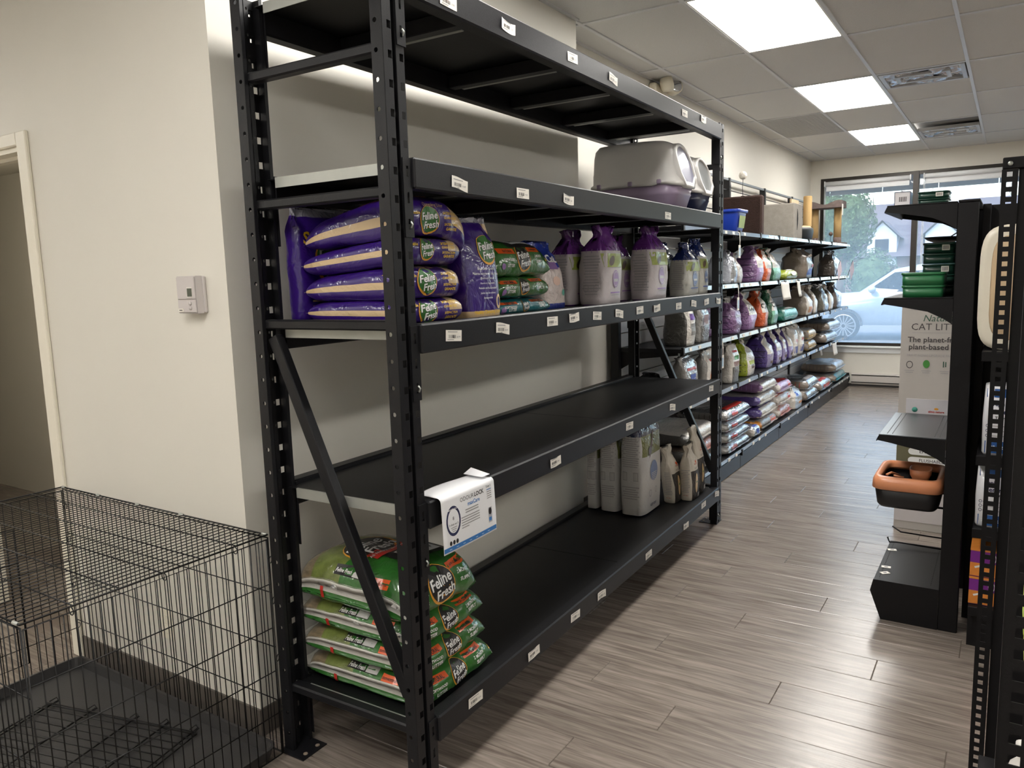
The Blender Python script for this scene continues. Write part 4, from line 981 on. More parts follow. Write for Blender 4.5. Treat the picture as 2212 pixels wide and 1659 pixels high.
def f(pr):
    A = adder(pr, (.065, 0, 0), FRONT); A(shape_text('Cat', width=.07, bold=.03), WH, .02, .215); A(shape_rect(.14, .03, 4, 2), LIL, .01, .185); A(shape_ellipse(.03, .02, 12), ink('skin', (232, 196, 180)), 0, .12); A(shape_ellipse(.014, .014, 12), ink('seal', (90, 180, 160)), .05, .07)
bag('litter_bag', 'white litter bag with deep blue top and foot beside the green pile', mb, [PINK, DBLU, PINK], (-.205, 1.255, 1.4505), 0, f)
# ------------------------------------------------------------ lowest shelf, far end
BWHT = film('silvery_white', (206, 204, 202), rough=.38, coat=.4, bump=.3); BNVY = film('navy_foil', (30, 38, 78), rough=.2, bump=.8, bscale=26); PHOF = film('photo_film', (112, 116, 52), var=.5, scale=14)
def big_bag(W_, D_, H, lb, a, b_, sd):
    mb = stand(W_, D_, H, 'gusset', sd, lambda s_, t: 1 if t > .84 or t < .03 else (2 if s_ == 'front' and t > .6 else 0), bulge=.05)
    def f(pr):
        A = adder(pr, (D_ / 2, 0, 0), FRONT); A(shape_ellipse(.012, .09, 8), BRN, -.02, H * .72, -.5); A(shape_ellipse(.026, .026, 8), BRN, -.05, H * .66); 
        A(shape_ellipse(W_ * .17, W_ * .19, 22), ink('ring_blue', (116, 134, 176)), .0, H * .44)
        for i in range(5): A(shape_rect(W_ * (.24 - .02 * i), .004, 5, 1), LGY, .0, H * (.42 - .018 * i), 0, 2)
        A(shape_ellipse(.018, .022, 10, .7), SMALLP, -.05, H * .22); A(shape_ellipse(.014, .02, 10, .7), SMALLP, .03, H * .23); A(shape_text('KEEP DRY', width=.09, bold=.02), ink('navy', (44, 48, 84)), .0, H * .09)
        B = adder(pr, (0, -W_ / 2, 0), LEFT); text_block(B, D_ * .78, H * .3, 0, H * .66, 14, seed=sd); text_block(B, D_ * .7, H * .14, 0, H * .25, 6, seed=sd + 1)
        for i in (-1, 1): B(shape_rect(.028, .05, 2, 2), SMALLP, i * D_ * .22, H * .42); B(shape_rect(.022, .042, 2, 2), LGY, i * D_ * .22, H * .42, 0, 2)
        for i in range(3): B(shape_ellipse(.012, .015, 10, .8), SMALLP, (i - 1) * D_ * .28, H * .84 - .02)
    bag('litter_bag', lb, mb, [BWHT, BNVY, PHOF], (a, b_, .2335), 0, f, 'tall white litter bags on the lowest rack shelf')
big_bag(.31, .148, .56, 'tall white litter bag with navy top standing nearest the aisle', -.232, 2.39, 51)
big_bag(.30, .125, .52, 'tall white litter bag between its two twins', -.378, 2.40, 52)
big_bag(.30, .075, .50, 'tall white litter bag squeezed against the back beam', -.488, 2.41, 53)
KRF = film('pale_kraft', (216, 208, 194), rough=.6, coat=.15, bump=.35); KBLK = film('dark_panel', (48, 42, 38), rough=.5, coat=.2)
def small_bag(lb, a, b_, sd, ln, H=.36, rz=0):
    W_, D_ = .15, .085
    mb = stand(W_, D_, H, 'pinch', sd, lambda s_, t: 1 if s_ == 'front' and t < .52 else 0, ln, body=.62, topw=.9, nexp=3.5, wr=.12)
    def f(pr):
        A = adder(pr, (D_ / 2, 0, 0), FRONT); A(shape_ellipse(.019, .06, 14), ink('peanut', (222, 190, 140)), -.01, H * .3); A(shape_ellipse(.008, .008, 8), GRN, -.01, H * .32, 0, 2); A(shape_ellipse(.004, .004, 6), BLK, -.01, H * .32, 0, 3)
        A(shape_rect(.03, .024, 2, 2), LGY, .03, H * .07); A(shape_text('CAT LITTER', width=.085, bold=.0), BLK, .01, H * .57); A(shape_ellipse(.012, .009, 10), ORG, .0, H * .68); A(shape_text('almo nature', width=.05, bold=.03), REDI, 0, H * .645)
        B = adder(pr, (0, -W_ / 2, 0), LEFT); text_block(B, D_ * .6, H * .42, 0, H * .36, 14, SMALLP, sd); B(shape_text('almo nature', width=.03, bold=.03), REDI, 0, H * .1)
    bag('litter_bag', lb, mb, [KRF, KBLK], (a, b_, .2335), rz, f, 'small pale litter bags on the lowest rack shelf')
small_bag('small pale litter bag leaning against the tall white bag', -.135, 2.655, 61, (-.03, -.05), .34)
small_bag('small pale litter bag standing foremost, its dark panel showing', -.062, 2.745, 62, (-.01, -.015), .34)
small_bag('small pale litter bag with twisted top at the back of its trio', -.075, 2.905, 63, (-.01, -.06), .42)
# ------------------------------------------------------------ hooded litter boxes on the second highest shelf
def ring_se(L_, W_, z, e=4, n=40, dx=0): return [(dx + sgnpow(cos(2 * pi * j / n), 2 / e) * L_ / 2, sgnpow(sin(2 * pi * j / n), 2 / e) * W_ / 2, z) for j in range(n)]
HOOD = mat('hood_plastic', (234, 231, 228), rough=.38, var=.02, coat=.2)
def litter_box(lb, base_m, door_m, a, b_, s=1, rz=0):
    t = thing('hooded_litter_box', lb, 'litter box', rw(a, b_, SHZ[1] - DZ + .0005), DL + rz, 'hooded litter boxes')
    b = MB(); b.smooth = True
    b.loft([ring_se(.43, .27, 0, 5), ring_se(.45, .29, .006, 5), ring_se(.50, .335, .09, 5), ring_se(.51, .345, .1, 5), ring_se(.505, .34, .106, 5), ring_se(.53, .36, .155, 5)]); o = b.build('base_tub', base_m, t)
    b = MB(); b.smooth = True
    def wavy(L_, W_, z, am): 
        return [(x, y, zz + am * sin(x * 42)) for x, y, zz in ring_se(L_, W_, z, 5)]
    b.loft([wavy(.545, .375, .142, .006), wavy(.555, .385, .15, .006), wavy(.553, .383, .162, .003), ring_se(.53, .362, .175, 5), ring_se(.52, .355, .225, 5, dx=-.005), ring_se(.515, .35, .235, 5, dx=-.006), ring_se(.49, .34, .32, 5, dx=-.014), ring_se(.46, .325, .362, 4.6, dx=-.024), ring_se(.41, .29, .386, 4, dx=-.034), ring_se(.25, .17, .398, 3, dx=-.04)]); b.build('hood', HOOD, t)
    sl = lambda z: .272 - max(0, z - .17) * .30                     # sloping front of the hood
    def arch(w, z0, z1, k, off):
        P = []
        for i in range(13):
            aa = pi * i / 12; P.append((k, w * cos(aa), z1 - w * .8 + w * .8 * sin(aa)))
        P += [(k, -w, z0 + w * .5), (k, -w * .5, z0), (k, w * .5, z0), (k, w, z0 + w * .5)]
        return [(sl(z) + off, y, z) for _, y, z in P]
    b = MB(); b.smooth = True; A0, A1, A2 = arch(.125, .135, .372, 0, -.02), arch(.13, .13, .378, 0, .012), arch(.112, .15, .36, 0, .012)
    b.loft([arch(.13, .13, .378, 0, -.05), A1, A2, arch(.112, .15, .36, 0, -.004)], cap=False); b.build('door_frame', HOOD, t)
    b = MB(); P = arch(.111, .151, .359, 0, .004); b.poly(P); o = b.build('door_flap', door_m, t)
    md = o.modifiers.new('thickness', 'SOLIDIFY'); md.thickness = .003
    for x in (-.19, .0, .17):
        b = MB(); b.bbox(x - .012, x + .012, -.198, -.186, .145, .17, .003); b.build('clip', base_m, t)
    t.scale = (s, s, s)
litter_box('hooded litter box with lavender base and white hood', mat('lavender_plastic', (164, 146, 172), rough=.4, var=.02, coat=.2), mat('tinted_flap', (140, 140, 160), rough=.4, var=.03, coat=.5), -.255, 2.50, .97, .0)
litter_box('hooded litter box with navy base behind the lavender one', mat('navy_plastic', (44, 50, 84), rough=.35, var=.03, coat=.3), mat('smoke_flap', (140, 142, 142), rough=.4, var=.03, coat=.5), -.24, 2.862, .88, .0)
# ============================================================ WALL SHELVING ALONG THE SET-BACK WALL
GB = mat('gondola_black', (28, 28, 31), rough=.4, spec=.35, var=.08); SLT = mat('slat_white', (228, 230, 234), rough=.35, var=.03); CHAN = mat('price_channel', (128, 142, 160), rough=.15, var=.05, coat=.6); CAP = mat('channel_cap', (24, 24, 26), rough=.4)
GS0, GSW, GN = 3.25, 1.24, 5; GXB, GXF = -.835, -.36; GZ = [1.895, 1.49, 1.085, .69]; GZB = .155
gon = thing('gondola_shelving', 'long black wall shelving bay with price channels, full of pet food', 'shelving', (0, 0, 0))
upm = MB(); F_ = lambda u, z: (GXB + .03, u, z)
nh = 46
for k in range(nh): ring_cell(upm, F_, -.02, .02, .1 + k * .05, .15 + k * .05, 0, .125 + k * .05, .004, .012, False)
upm.box(GXB - .03, GXB + .028, -.02, .02, 0, 2.46); um = upm.mesh('upright', GB)
for k in range(GN + 1): put('upright', um, gon, (0, GS0 + k * GSW, 0))
sb_ = MB(); sb_.bbox(GXB, GXB + .012, .022, GSW - .022, 0, .094, .002); slm = sb_.mesh('slat', SLT)
wb_ = MB(); wb_.bbox(GXB, GXB + .01, .02, GSW - .02, -.004, .004, .001); wm = wb_.mesh('wire_bar', GB)
tb_ = MB(); tb_.bbox(GXB - .005, GXB + .02, .02, GSW - .02, -.011, .011, .003); tm_ = tb_.mesh('top_rail', mat('rail_grey', (130, 136, 144), rough=.4, metal=.4))
dk_ = MB(); dk_.bbox(GXB + .032, GXF, .003, GSW - .003, -.028, 0, .002); dkm = dk_.mesh('shelf', GB)
ch_ = MB(); ch_.prism([(GXF + .0005, -.027), (GXF + .012, -.029), (GXF + .006, .002), (GXF + .0005, .002)], 'y', .004, GSW - .004); chm = ch_.mesh('price_channel', CHAN)
cp_ = MB(); cp_.bbox(GXF - .002, GXF + .016, -.014, .014, -.04, .01, .002); cpm = cp_.mesh('channel_cap', CAP)
br_ = MB(); br_.prism([(GXB + .03, -.03), (GXF - .03, -.029), (GXF - .03, -.045), (GXB + .16, -.075), (GXB + .03, -.15)], 'y', -.002, .002); brm = br_.mesh('bracket', GB)
bs_ = MB(); bs_.bbox(GXF + .022, GXF + .04, .003, GSW - .003, .004, .118, .002); bsm = bs_.mesh('kick_plate', GB)
bd_ = MB(); bd_.bbox(GXB + .032, GXF + .04, .003, GSW - .003, .121, GZB, .003); bdm = bd_.mesh('base_deck', GB)
bc_ = MB(); bc_.prism([(GXF + .0405, GZB - .018), (GXF + .05, GZB - .02), (GXF + .046, GZB + .002), (GXF + .0405, GZB + .002)], 'y', .004, GSW - .004); bcm = bc_.mesh('price_channel', CHAN)
for k in range(GN):
    y = GS0 + k * GSW
    for i in range(17): put('slat', slm, gon, (0, y, .17 + i * .1012))
    for z in (1.95, 2.05, 2.15, 2.25, 2.35): put('wire_bar', wm, gon, (0, y, z))
    put('top_rail', tm_, gon, (0, y, 2.445))
    for z in GZ:
        s_ = put('shelf', dkm, gon, (0, y, z)); put('price_channel', chm, s_); put('channel_cap', cpm, s_, (0, .014, 0))
        if k % 2: put('channel_cap', cpm, s_, (0, GSW * .5, 0))
        put('bracket', brm, s_, (0, .02, 0)); put('bracket', brm, s_, (0, GSW - .02, 0))
    put('kick_plate', bsm, gon, (0, y, 0)); s_ = put('base_deck', bdm, gon, (0, y, 0)); put('price_channel', bcm, s_); put('channel_cap', cpm, s_, (.041, .014, GZB - .0105))
b = MB(); b.prism([(GXB, 0), (GXF + .02, 0), (GXF + .055, .1), (GXF + .045, .19), (GXB, .19)], 'y', GS0 + GN * GSW, GS0 + GN * GSW + .012); b.build('base_end_panel', GB, gon)
tk_ = MB(); tk_.prism([(.0, -.011), (.0025, -.011), (.0008, .011), (-.0017, .011)], 'y', -.024, .024); tkm = tk_.mesh('shelf_ticket', PAP)
rr = random.Random(5); LN = ['top', 'second', 'third', 'fourth', 'lowest']
for li, z in enumerate(GZ + [GZB]):
    for k in range(GN):
        for u in rr.sample([.12, .27, .42, .58, .73, .88], 3):
            x = GXF + .0105 if li < 4 else GXF + .0512
            o = put('shelf_ticket', tkm, None, (x, GS0 + (k + u) * GSW, z - .0145), 0); tag(o, 'small white price ticket in the %s wall shelf price channel' % LN[li], 'price ticket', 'price tickets on the %s wall shelf' % LN[li])
# ------------------------------------------------------------ goods on the wall shelving
def cf(key, rgb, **k): return film('f_' + key, rgb, **k)
SIL = cf('silver', (196, 200, 206), metal=.75, rough=.22, bump=.9, bscale=26); TAU = cf('taupe', (128, 116, 104), rough=.35, bump=.4); OWH = cf('offwhite', (214, 208, 200)); LPU = cf('lilac_film', (132, 96, 142)); DPU = cf('violet_film', (82, 64, 134)); ORF = cf('orange_film', (206, 88, 44)); GRF = cf('bottle_green', (38, 92, 66)); MINT = cf('mint', (120, 178, 152)); LIM = cf('lime', (150, 164, 42)); TEA = cf('teal_bag', (44, 140, 120)); DGR = cf('dark_grey_film', (92, 90, 86)); GRY = cf('grey_film', (150, 148, 144)); CRE = cf('cream_film', (226, 220, 212)); GLD = cf('gold_film', (196, 160, 70)); PNK = cf('pink_film', (206, 150, 140)); BLKF = cf('black_film', (38, 36, 38)); CLEARF = cf('clear_film', (206, 210, 220), metal=.3, rough=.15, bump=.9, bscale=30); AMB = cf('amber_film', (206, 132, 36)); WBL = cf('pale_blue_film', (190, 206, 222))
def gbag(lb, li, y0, y1, H, D_, side, front, style='soft', top=None, foot=None, x=-.385, seed=0, lean=(0, 0), seams=0, badge=(), text=None, lower=None, group=None, body=.72):
    W_ = y1 - y0 - .014; z = (GZ + [GZB])[li]; H = min(H, .325)
    style = 'neck' if style == 'pinch' else style
    ms = [side, front, top or front, foot or front, lower or front]
    def reg(sd, t):
        if t > .82 and top is not None: return 2
        if t < .04 and foot is not None: return 3
        if sd == 'front': return 4 if lower is not None and t < .42 else 1
        return 0
    mb = stand(W_, D_, H, style, seed, reg, lean, body=body, n=36, wr=.1, nexp=3.6)
    def f(pr):
        A = adder(pr, (D_ / 2, 0, 0), FRONT); B = adder(pr, (0, -W_ / 2, 0), LEFT)
        for i in range(seams): B(shape_rect(D_ * .8, .006, 5, 1), ink('seam', (52, 40, 70)), 0, H * (.14 + .17 * i))
        for m_, bx, bz, bw, bh in badge: A(shape_rect(bw * W_, bh * H, 4, 3), m_, bx * W_, bz * H)
        if text: A(shape_text(text, width=W_ * .7, bold=.03), BLK, 0, H * .58)
        for i in range(2): A(shape_rect(W_ * .5, .005, 4, 1), SMALLP, 0, H * (.5 - .03 * i))
    bag('pet_food_bag', lb, mb, ms, (x - D_ / 2, (y0 + y1) / 2, z + .0005), 0, f, group or 'pet food bags on the %s wall shelf' % LN[li], rack_xy=False)
def glie(lb, y0, y1, z0, H, L_, body, top=None, endm=None, x=-.37, seed=0, stripe=None, badge=(), q=.34, rz=0, group='lying pet food bags on the wall shelving', nu=16, text=None):
    W_ = y1 - y0 - .012; L_ = min(L_, .435); x = max(x, -.352) if L_ > .4 else x
    def reg(s, t, z, tp):
        if z == 9: return 2
        if abs(t) > .9 and -.3 < z < .3: return 0
        if s > .8: return 2
        return 1 if tp else 0
    mb = pillow(L_, W_, H, 6, 6, q, seed, reg, 0, 0, H * .06, .02, nu=nu, nv=18, wr=.16, ends=(1,))
    def f(pr):
        A = adder(pr, (L_ / 2, 0, 0), FRONT); C = adder(pr, (0, 0, 0), TOP); B = adder(pr, (0, -W_ / 2, 0), LEFT)
        for m_, bx, bz, bw, bh in badge: A(shape_rect(bw * W_, bh * H, 4, 2), m_, bx * W_, bz * H)
        if stripe:
            for i in range(7): B(shape_rect(.006, H * .5, 1, 3), stripe, -L_ * .32 + i * L_ * .1, 0)
        if text: C(shape_text(text, width=W_ * .5, bold=.03), BLK, 0, -L_ * .2)
        C(shape_rect(W_ * .6, L_ * .12, 4, 2), badge[0][0] if badge else SMALLP, 0, -L_ * .34)
    return bag('pet_food_bag', lb, mb, [body, top or body, endm or top or body], (x - L_ / 2, (y0 + y1) / 2, z0 + H / 2), rz, f, group, rack_xy=False)
# second shelf
gbag('shiny clear pouch beside the far rack post, second shelf', 1, 4.42, 4.60, .27, .2, CLEARF, SIL, 'soft', seed=1)
gbag('dark purple bag behind the shiny pouch on the second shelf', 1, 4.68, 4.88, .25, .2, LPU, OWH, 'pinch', seed=2, x=-.42, seams=3)
gbag('purple bag with white front in the second shelf colour row', 1, 5.13, 5.38, .31, .26, LPU, OWH, 'pinch', seed=3, lower=cf('lilac_light', (168, 136, 184)), seams=4, lean=(.03, .05))
gbag('orange bag with white front in the second shelf colour row', 1, 5.42, 5.62, .29, .22, ORF, OWH, 'pinch', seed=4, lower=cf('orange_light', (222, 112, 66)), lean=(.02, .03))
gbag('bottle green bag with mint foot in the second shelf colour row', 1, 5.70, 6.02, .30, .24, GRF, OWH, 'pinch', seed=5, lower=MINT, lean=(.0, -.05))
glie('small lime green packet lying on the second wall shelf', 6.12, 6.62, GZ[1], .1, .2, LIM, LIM, cf('lime_light', (188, 200, 90)), seed=6, badge=((WH, .1, .1, .4, .4),))
gbag('broad taupe bag with blue square on the second shelf', 1, 7.02, 7.44, .345, .28, TAU, TAU, 'fold', seed=7, badge=((REDI, .15, .42, .2, .1), (BLU, -.1, .22, .5, .2), (BLK, .2, .62, .14, .2)))
gbag('brown and silver bag beside the window on the second shelf', 1, 8.66, 9.12, .36, .24, cf('brown_film', (84, 74, 66)), SIL, 'pinch', top=SIL, seed=8)
# third shelf
gbag('dark grey bag with violet badge on the third shelf', 2, 3.43, 3.63, .27, .19, DGR, CRE, 'gusset', seed=9, badge=((ink('violet', (96, 50, 140)), 0, .74, .4, .16), (ink('greycat', (130, 128, 124)), 0, .42, .4, .3)))
gbag('grey bag with brown dog picture on the third shelf', 2, 3.70, 3.95, .28, .16, GRY, SIL, 'gusset', seed=10, lower=DGR, badge=((ink('dogbrown', (120, 74, 50)), 0, .58, .5, .26),))
gbag('purple bag in shade behind the far rack post', 2, 4.16, 4.40, .26, .2, LPU, LPU, 'soft', seed=11, x=-.5, seams=4)
gbag('purple quilted bag with grey top beside the CARE bag', 2, 4.50, 4.74, .30, .24, LPU, LPU, 'pinch', seed=12, seams=4, top=GRY)
gbag('purple bag with CARE printed on its white front', 2, 4.93, 5.18, .34, .26, LPU, OWH, 'pinch', seed=13, lower=cf('lilac_light', (168, 136, 184)), seams=4, text='CARE')
gbag('orange CARE bag on the third wall shelf', 2, 5.36, 5.60, .32, .22, ORF, OWH, 'pinch', seed=14, lower=cf('orange_light', (222, 112, 66)), text='CARE')
gbag('bottle green bag with mint foot on the third shelf', 2, 5.68, 5.92, .32, .2, GRF, OWH, 'pinch', seed=15, lower=MINT, text='CARE')
glie('teal bag lying on the third wall shelf', 6.06, 6.68, GZ[2], .13, .26, TEA, TEA, cf('teal_light', (120, 200, 190)), seed=16)
gbag('broad taupe bag with amber patch on the third shelf', 2, 7.12, 7.45, .38, .28, TAU, OWH, 'pinch', seed=17, top=TAU, badge=((ink('amber', (214, 140, 50)), -.1, .2, .4, .2),))
gbag('white fronted bag just behind the amber patch bag', 2, 7.50, 7.72, .34, .24, TAU, CRE, 'pinch', seed=18)
gbag('olive grey bag with crumpled silver top on the third shelf', 2, 8.02, 8.36, .36, .26, cf('olive_grey', (106, 104, 94)), SIL, 'pinch', top=SIL, seed=19)
gbag('pale bag leaning behind the crumpled silver top', 2, 8.40, 8.62, .32, .24, TAU, CRE, 'pinch', seed=20)
gbag('brown bag with silver front closest to the window, third shelf', 2, 8.86, 9.22, .36, .24, cf('brown_grey', (112, 100, 92)), SIL, 'pinch', seed=21)
# fourth shelf
gbag('black bag at the back of the fourth shelf', 3, 3.36, 3.56, .2, .2, BLKF, BLKF, 'soft', seed=22, x=-.58)
gbag('silver pouch with red band and blue picture', 3, 3.42, 3.72, .32, .12, GRY, SIL, 'fold', seed=23, badge=((REDI, 0, .72, .7, .06), (BLU, -.05, .45, .35, .3)), lean=(0, -.03))
gbag('silver pouch with an orange cat picture', 3, 3.84, 4.16, .33, .12, GRY, CRE, 'fold', seed=24, badge=((REDI, 0, .76, .7, .05), (BLU, .1, .6, .5, .2), (ink('catorange', (200, 110, 40)), -.1, .36, .3, .3)))
gbag('white pouch with brown kibble picture and dark foot', 3, 4.46, 4.70, .31, .12, OWH, CRE, 'fold', seed=25, lower=DGR, badge=((REDI, 0, .82, .6, .05), (GRN, 0, .66, .4, .1), (ink('dogbrown', (120, 74, 50)), 0, .5, .6, .12)))
gbag('lime green quilted bag with white front', 3, 4.90, 5.18, .35, .26, LIM, OWH, 'pinch', seed=26, badge=((LIM.name and ink('limeband', (150, 164, 42)), 0, .36, .8, .1), (BRN, 0, .25, .3, .1)), seams=4)
for k, (y0, y1) in enumerate(((5.54, 5.79), (5.88, 6.08), (6.14, 6.31), (6.38, 6.53))):
    gbag(['first', 'second', 'third', 'fourth'][k] + ' violet and white bag counted from the lime green bag', 3, y0, y1, .36, .26, DPU, OWH, 'pinch', seed=27 + k, lower=cf('violet_light', (150, 140, 182)), badge=((BRN, 0, .16, .3, .08),), seams=4)
for k, (y0, y1) in enumerate(((6.57, 6.79), (6.83, 7.04))):
    gbag(['white bag with red heart and blue square beside the violet bags', 'white bag with red heart and blue square beside the gold bags'][k], 3, y0, y1, .35, .22, OWH, CRE, 'fold', seed=32 + k, badge=((REDI, .0, .5, .25, .1), (BLU, 0, .22, .7, .22)))
glie('lower gold and cream bag lying on the fourth shelf', 7.16, 7.62, GZ[3], .12, .34, TAU, OWH, GLD, seed=35); glie('upper gold and cream bag lying on its twin', 7.16, 7.60, GZ[3] + .123, .12, .33, TAU, OWH, GLD, seed=36)
glie('lower silver and taupe sack lying by the window on the fourth shelf', 8.05, 8.80, GZ[3], .14, .46, TAU, SIL, WBL, seed=37, x=-.36); glie('upper silver and taupe sack lying by the window on the fourth shelf', 8.15, 8.92, GZ[3] + .142, .13, .46, TAU, SIL, WBL, seed=38, x=-.34, stripe=BRN)
# lowest shelf
z = GZB
for k in range(3): glie(['sack at the bottom of the pile behind the far rack frame', 'sack in the middle of the pile behind the far rack frame', 'sack with teal and white label on the pile behind the far rack frame'][k], 3.36, 4.04, z + k * .112, .11, .46, DGR, [GRY, TAU, OWH][k], [TAU, PNK, OWH][k], seed=40 + k, stripe=DGY)
for k in range(4): glie(['silver sack at the bottom of the silver pile', 'silver sack second from the floor of the silver pile', 'silver sack just under the top of the silver pile', 'crumpled silver sack crowning the silver pile'][k], 4.16, 4.84, z + k * .09, .088, .44, GRY, SIL, SIL, seed=44 + k, stripe=DGY, x=-.33, badge=((REDI, -.2, .1, .2, .3),))
glie('small foil packet in front of the orange bag', 4.92, 5.14, z, .1, .2, OWH, SIL, SIL, seed=49, x=-.33, badge=((BLU, 0, 0, .3, .5),))
glie('orange bag with grey flap under the purple sacks', 5.2, 5.8, z, .115, .44, AMB, cf('grey_flap', (160, 156, 152)), GRY, seed=50, x=-.345, badge=((ORG, .2, .1, .3, .4),))
glie('lower purple sack on the orange bag', 5.18, 5.78, z + .117, .11, .46, DPU, DPU, OWH, seed=51, x=-.345, badge=((LGY, -.1, 0, .3, .5),)); glie('upper purple sack of the purple pair', 5.16, 5.78, z + .23, .11, .46, DPU, GRY, OWH, seed=52, x=-.35, badge=((LGY, -.1, 0, .3, .5),))
glie('lilac sack lying on the purple pair', 5.22, 5.80, z + .343, .105, .46, LPU, cf('lilac_top', (186, 158, 196)), OWH, seed=53, x=-.35, stripe=LIL, text='CARE')
for k in range(3): glie(['pink labelled sack at the bottom of the pink pile', 'pink labelled sack in the middle of the pink pile', 'lilac labelled sack on top of the pink pile'][k], 5.86, 6.36, z + k * .122, .12, .44, OWH, [OWH, PNK, LPU][k], [PNK, OWH, cf('lilac_top', (186, 158, 196))][k], seed=55 + k, x=-.345, badge=((REDI, .2, .1, .2, .4),))
gbag('plump white bag with blue top beside the pink pile', 4, 6.46, 6.82, .22, .2, OWH, WBL, 'soft', seed=58, badge=((BLU, -.2, .7, .2, .2), (ink('amber', (214, 140, 50)), 0, .3, .4, .12)), x=-.335)
for k in range(2): glie(['taupe sack with red stripes under the silver edged one', 'taupe sack with silver edge on the striped one'][k], 6.98 + .04 * k, 7.58, z + k * .122, .12, .46, TAU, [OWH, SIL][k], [SIL, SIL][k], seed=60 + k, stripe=REDI, x=-.33)
glie('flat taupe sack with red print along its end', 7.70, 8.36, z, .13, .48, TAU, OWH, SIL, seed=63, stripe=REDI, x=-.325, badge=((REDI, 0, 0, .5, .3),))
for k in range(2): glie(['turquoise ended sack next to the window heater', 'pale blue sack on top of the turquoise ended one'][k], 8.55, 9.3 - .08 * k, z + k * .132, .13, .48, TAU, [SIL, WBL][k], [cf('turquoise_end', (70, 170, 190)), WBL][k], seed=65 + k, stripe=DGY, x=-.325)
# top shelf: boxes, bed, posts
zt = GZ[0] + .0005
BRF = mat('brown_plush', (58, 38, 32), rough=.95, var=.35, scale=40, bump=.8, bscale=160); GRYF = mat('grey_felt', (150, 144, 136), rough=.95, var=.2, scale=26, bump=.5, bscale=200); SIS = mat('sisal', (206, 172, 118), rough=.85, var=.12, scale=60, stretch=(1, 1, 12), bump=.6, bscale=120); PLU = mat('plush_grey_brown', (116, 102, 98), rough=.95, var=.4, scale=18, bump=.8, bscale=120)
t = thing('plush_panel', 'dark brown plush covered board standing on the top wall shelf', 'plush board', (-.61, 5.43, zt))
b = MB(); b.bbox(-.19, .19, -.045, .045, 0, .355, .014); b.build('plush_cover', BRF, t)
b = MB(); b.bbox(-.185, .185, -.05, -.045, 0.0, .012, .002); b.build('seam_welt', BRF, t)
t = thing('felt_cube', 'grey felt cat cube with slit opening on the top wall shelf', 'cat house', (-.60, 6.68, zt))
b = MB(); b.bbox(-.205, .205, -.18, .18, 0, .355, .01); b.build('body', GRYF, t)
b = MB(); b.prism([(0, .09), (.03, .15), (.04, .2), (.03, .25), (0, .3), (-.012, .2)], 'x', .2045, .2075); b.build('slit_opening', mat('dark_inside', (20, 16, 15), rough=.9), t, (0, -.06, 0))
b = MB(); b.bbox(.02, .1, -.1825, -.1805, .14, .26, .001); tg = b.build('care_label', PAP, t, (-.2, 0, 0))
pr = Print([(-.2, -.19, 0), (.2, -.19, 0), (.2, -.19, .4), (-.2, -.19, .4)], [(0, 1, 2, 3)])
t = thing('pet_bed', 'black oval pet bed with cream lining on the top wall shelf', 'pet bed', (-.58, 7.24, zt))
b = MB(); b.smooth = True; b.lathe([(.26, 0), (.29, .02), (.31, .1), (.30, .135), (.27, .14), (.25, .1), (.22, .06)], n=28, sx=.68, sy=1); b.build('shell', mat('bed_black', (34, 38, 40), rough=.5, var=.2), t)
b = MB(); b.smooth = True; b.lathe([(.245, .06), (.28, .135), (.26, .155), (.2, .15), (.1, .11), (.02, .1)], n=28, sx=.68, sy=1); b.build('lining', mat('bed_cream', (220, 196, 160), rough=.95, bump=.5), t)
t = thing('scratching_post', 'single tall sisal scratching post on the top wall shelf', 'scratching post', (-.665, 8.35, zt))
b = MB(); b.bbox(-.11, .11, -.14, .14, 0, .02, .004); b.build('foot_board', PLU, t)
b = MB(); b.smooth = True; b.lathe([(.048, .02), (.05, .03), (.05, .56), (.046, .57), (.01, .572)], n=18); b.build('sisal_post', SIS, t)
b = MB(); b.smooth = True; b.lathe([(.0515, .2), (.0515, .208)], n=18); b.build('cord', mat('cord_dark', (70, 60, 54), rough=.8), t)
b = MB(); b.bbox(-.115, -.09, -.42, -.06, .36, .52, .004); b.build('scratch_board', mat('board_tan', (206, 184, 152), rough=.9), t)
t = thing('cat_tree', 'cat tree with two sisal posts and a sagging plush hammock', 'cat tree', (-.585, 9.12, zt))
b = MB(); b.bbox(-.23, .22, -.2, .2, 0, .022, .006); b.build('base_board', PLU, t)
for x in (-.15, .13):
    b = MB(); b.smooth = True; b.lathe([(.047, .09), (.047, .46)], (x, 0, 0), 18); b.build('sisal_post', SIS, t)
    b = MB(); b.smooth = True; b.lathe([(.047, .022), (.05, .03), (.05, .09)], (x, 0, 0), 18); b.build('plush_sleeve', PLU, t)
b = MB(); b.smooth = True
def ham(u, v, top): 
    x = -.22 + .42 * u; y = -.17 + .34 * v; sg = .045 * sin(pi * u) ** 2 * (1 - .4 * abs(2 * v - 1)); e = .012 * sin(u * 9)
    return (x, y, .54 - sg + e) if top else (x, y, .46 + .0 * u)
for tp in (True, False): b.grid(lambda u, v: ham(u, v, tp), 14, 6)
for k, (f1) in enumerate((lambda u, v: (lambda p, q: tuple(p[i] * v + q[i] * (1 - v) for i in range(3)))(ham(u, 0, True), ham(u, 0, False)), lambda u, v: (lambda p, q: tuple(p[i] * v + q[i] * (1 - v) for i in range(3)))(ham(u, 1, True), ham(u, 1, False)), lambda u, v: (lambda p, q: tuple(p[i] * v + q[i] * (1 - v) for i in range(3)))(ham(0, u, True), ham(0, u, False)), lambda u, v: (lambda p, q: tuple(p[i] * v + q[i] * (1 - v) for i in range(3)))(ham(1, u, True), ham(1, u, False)))): b.grid(f1, 14, 2)
b.build('hammock', PLU, t)
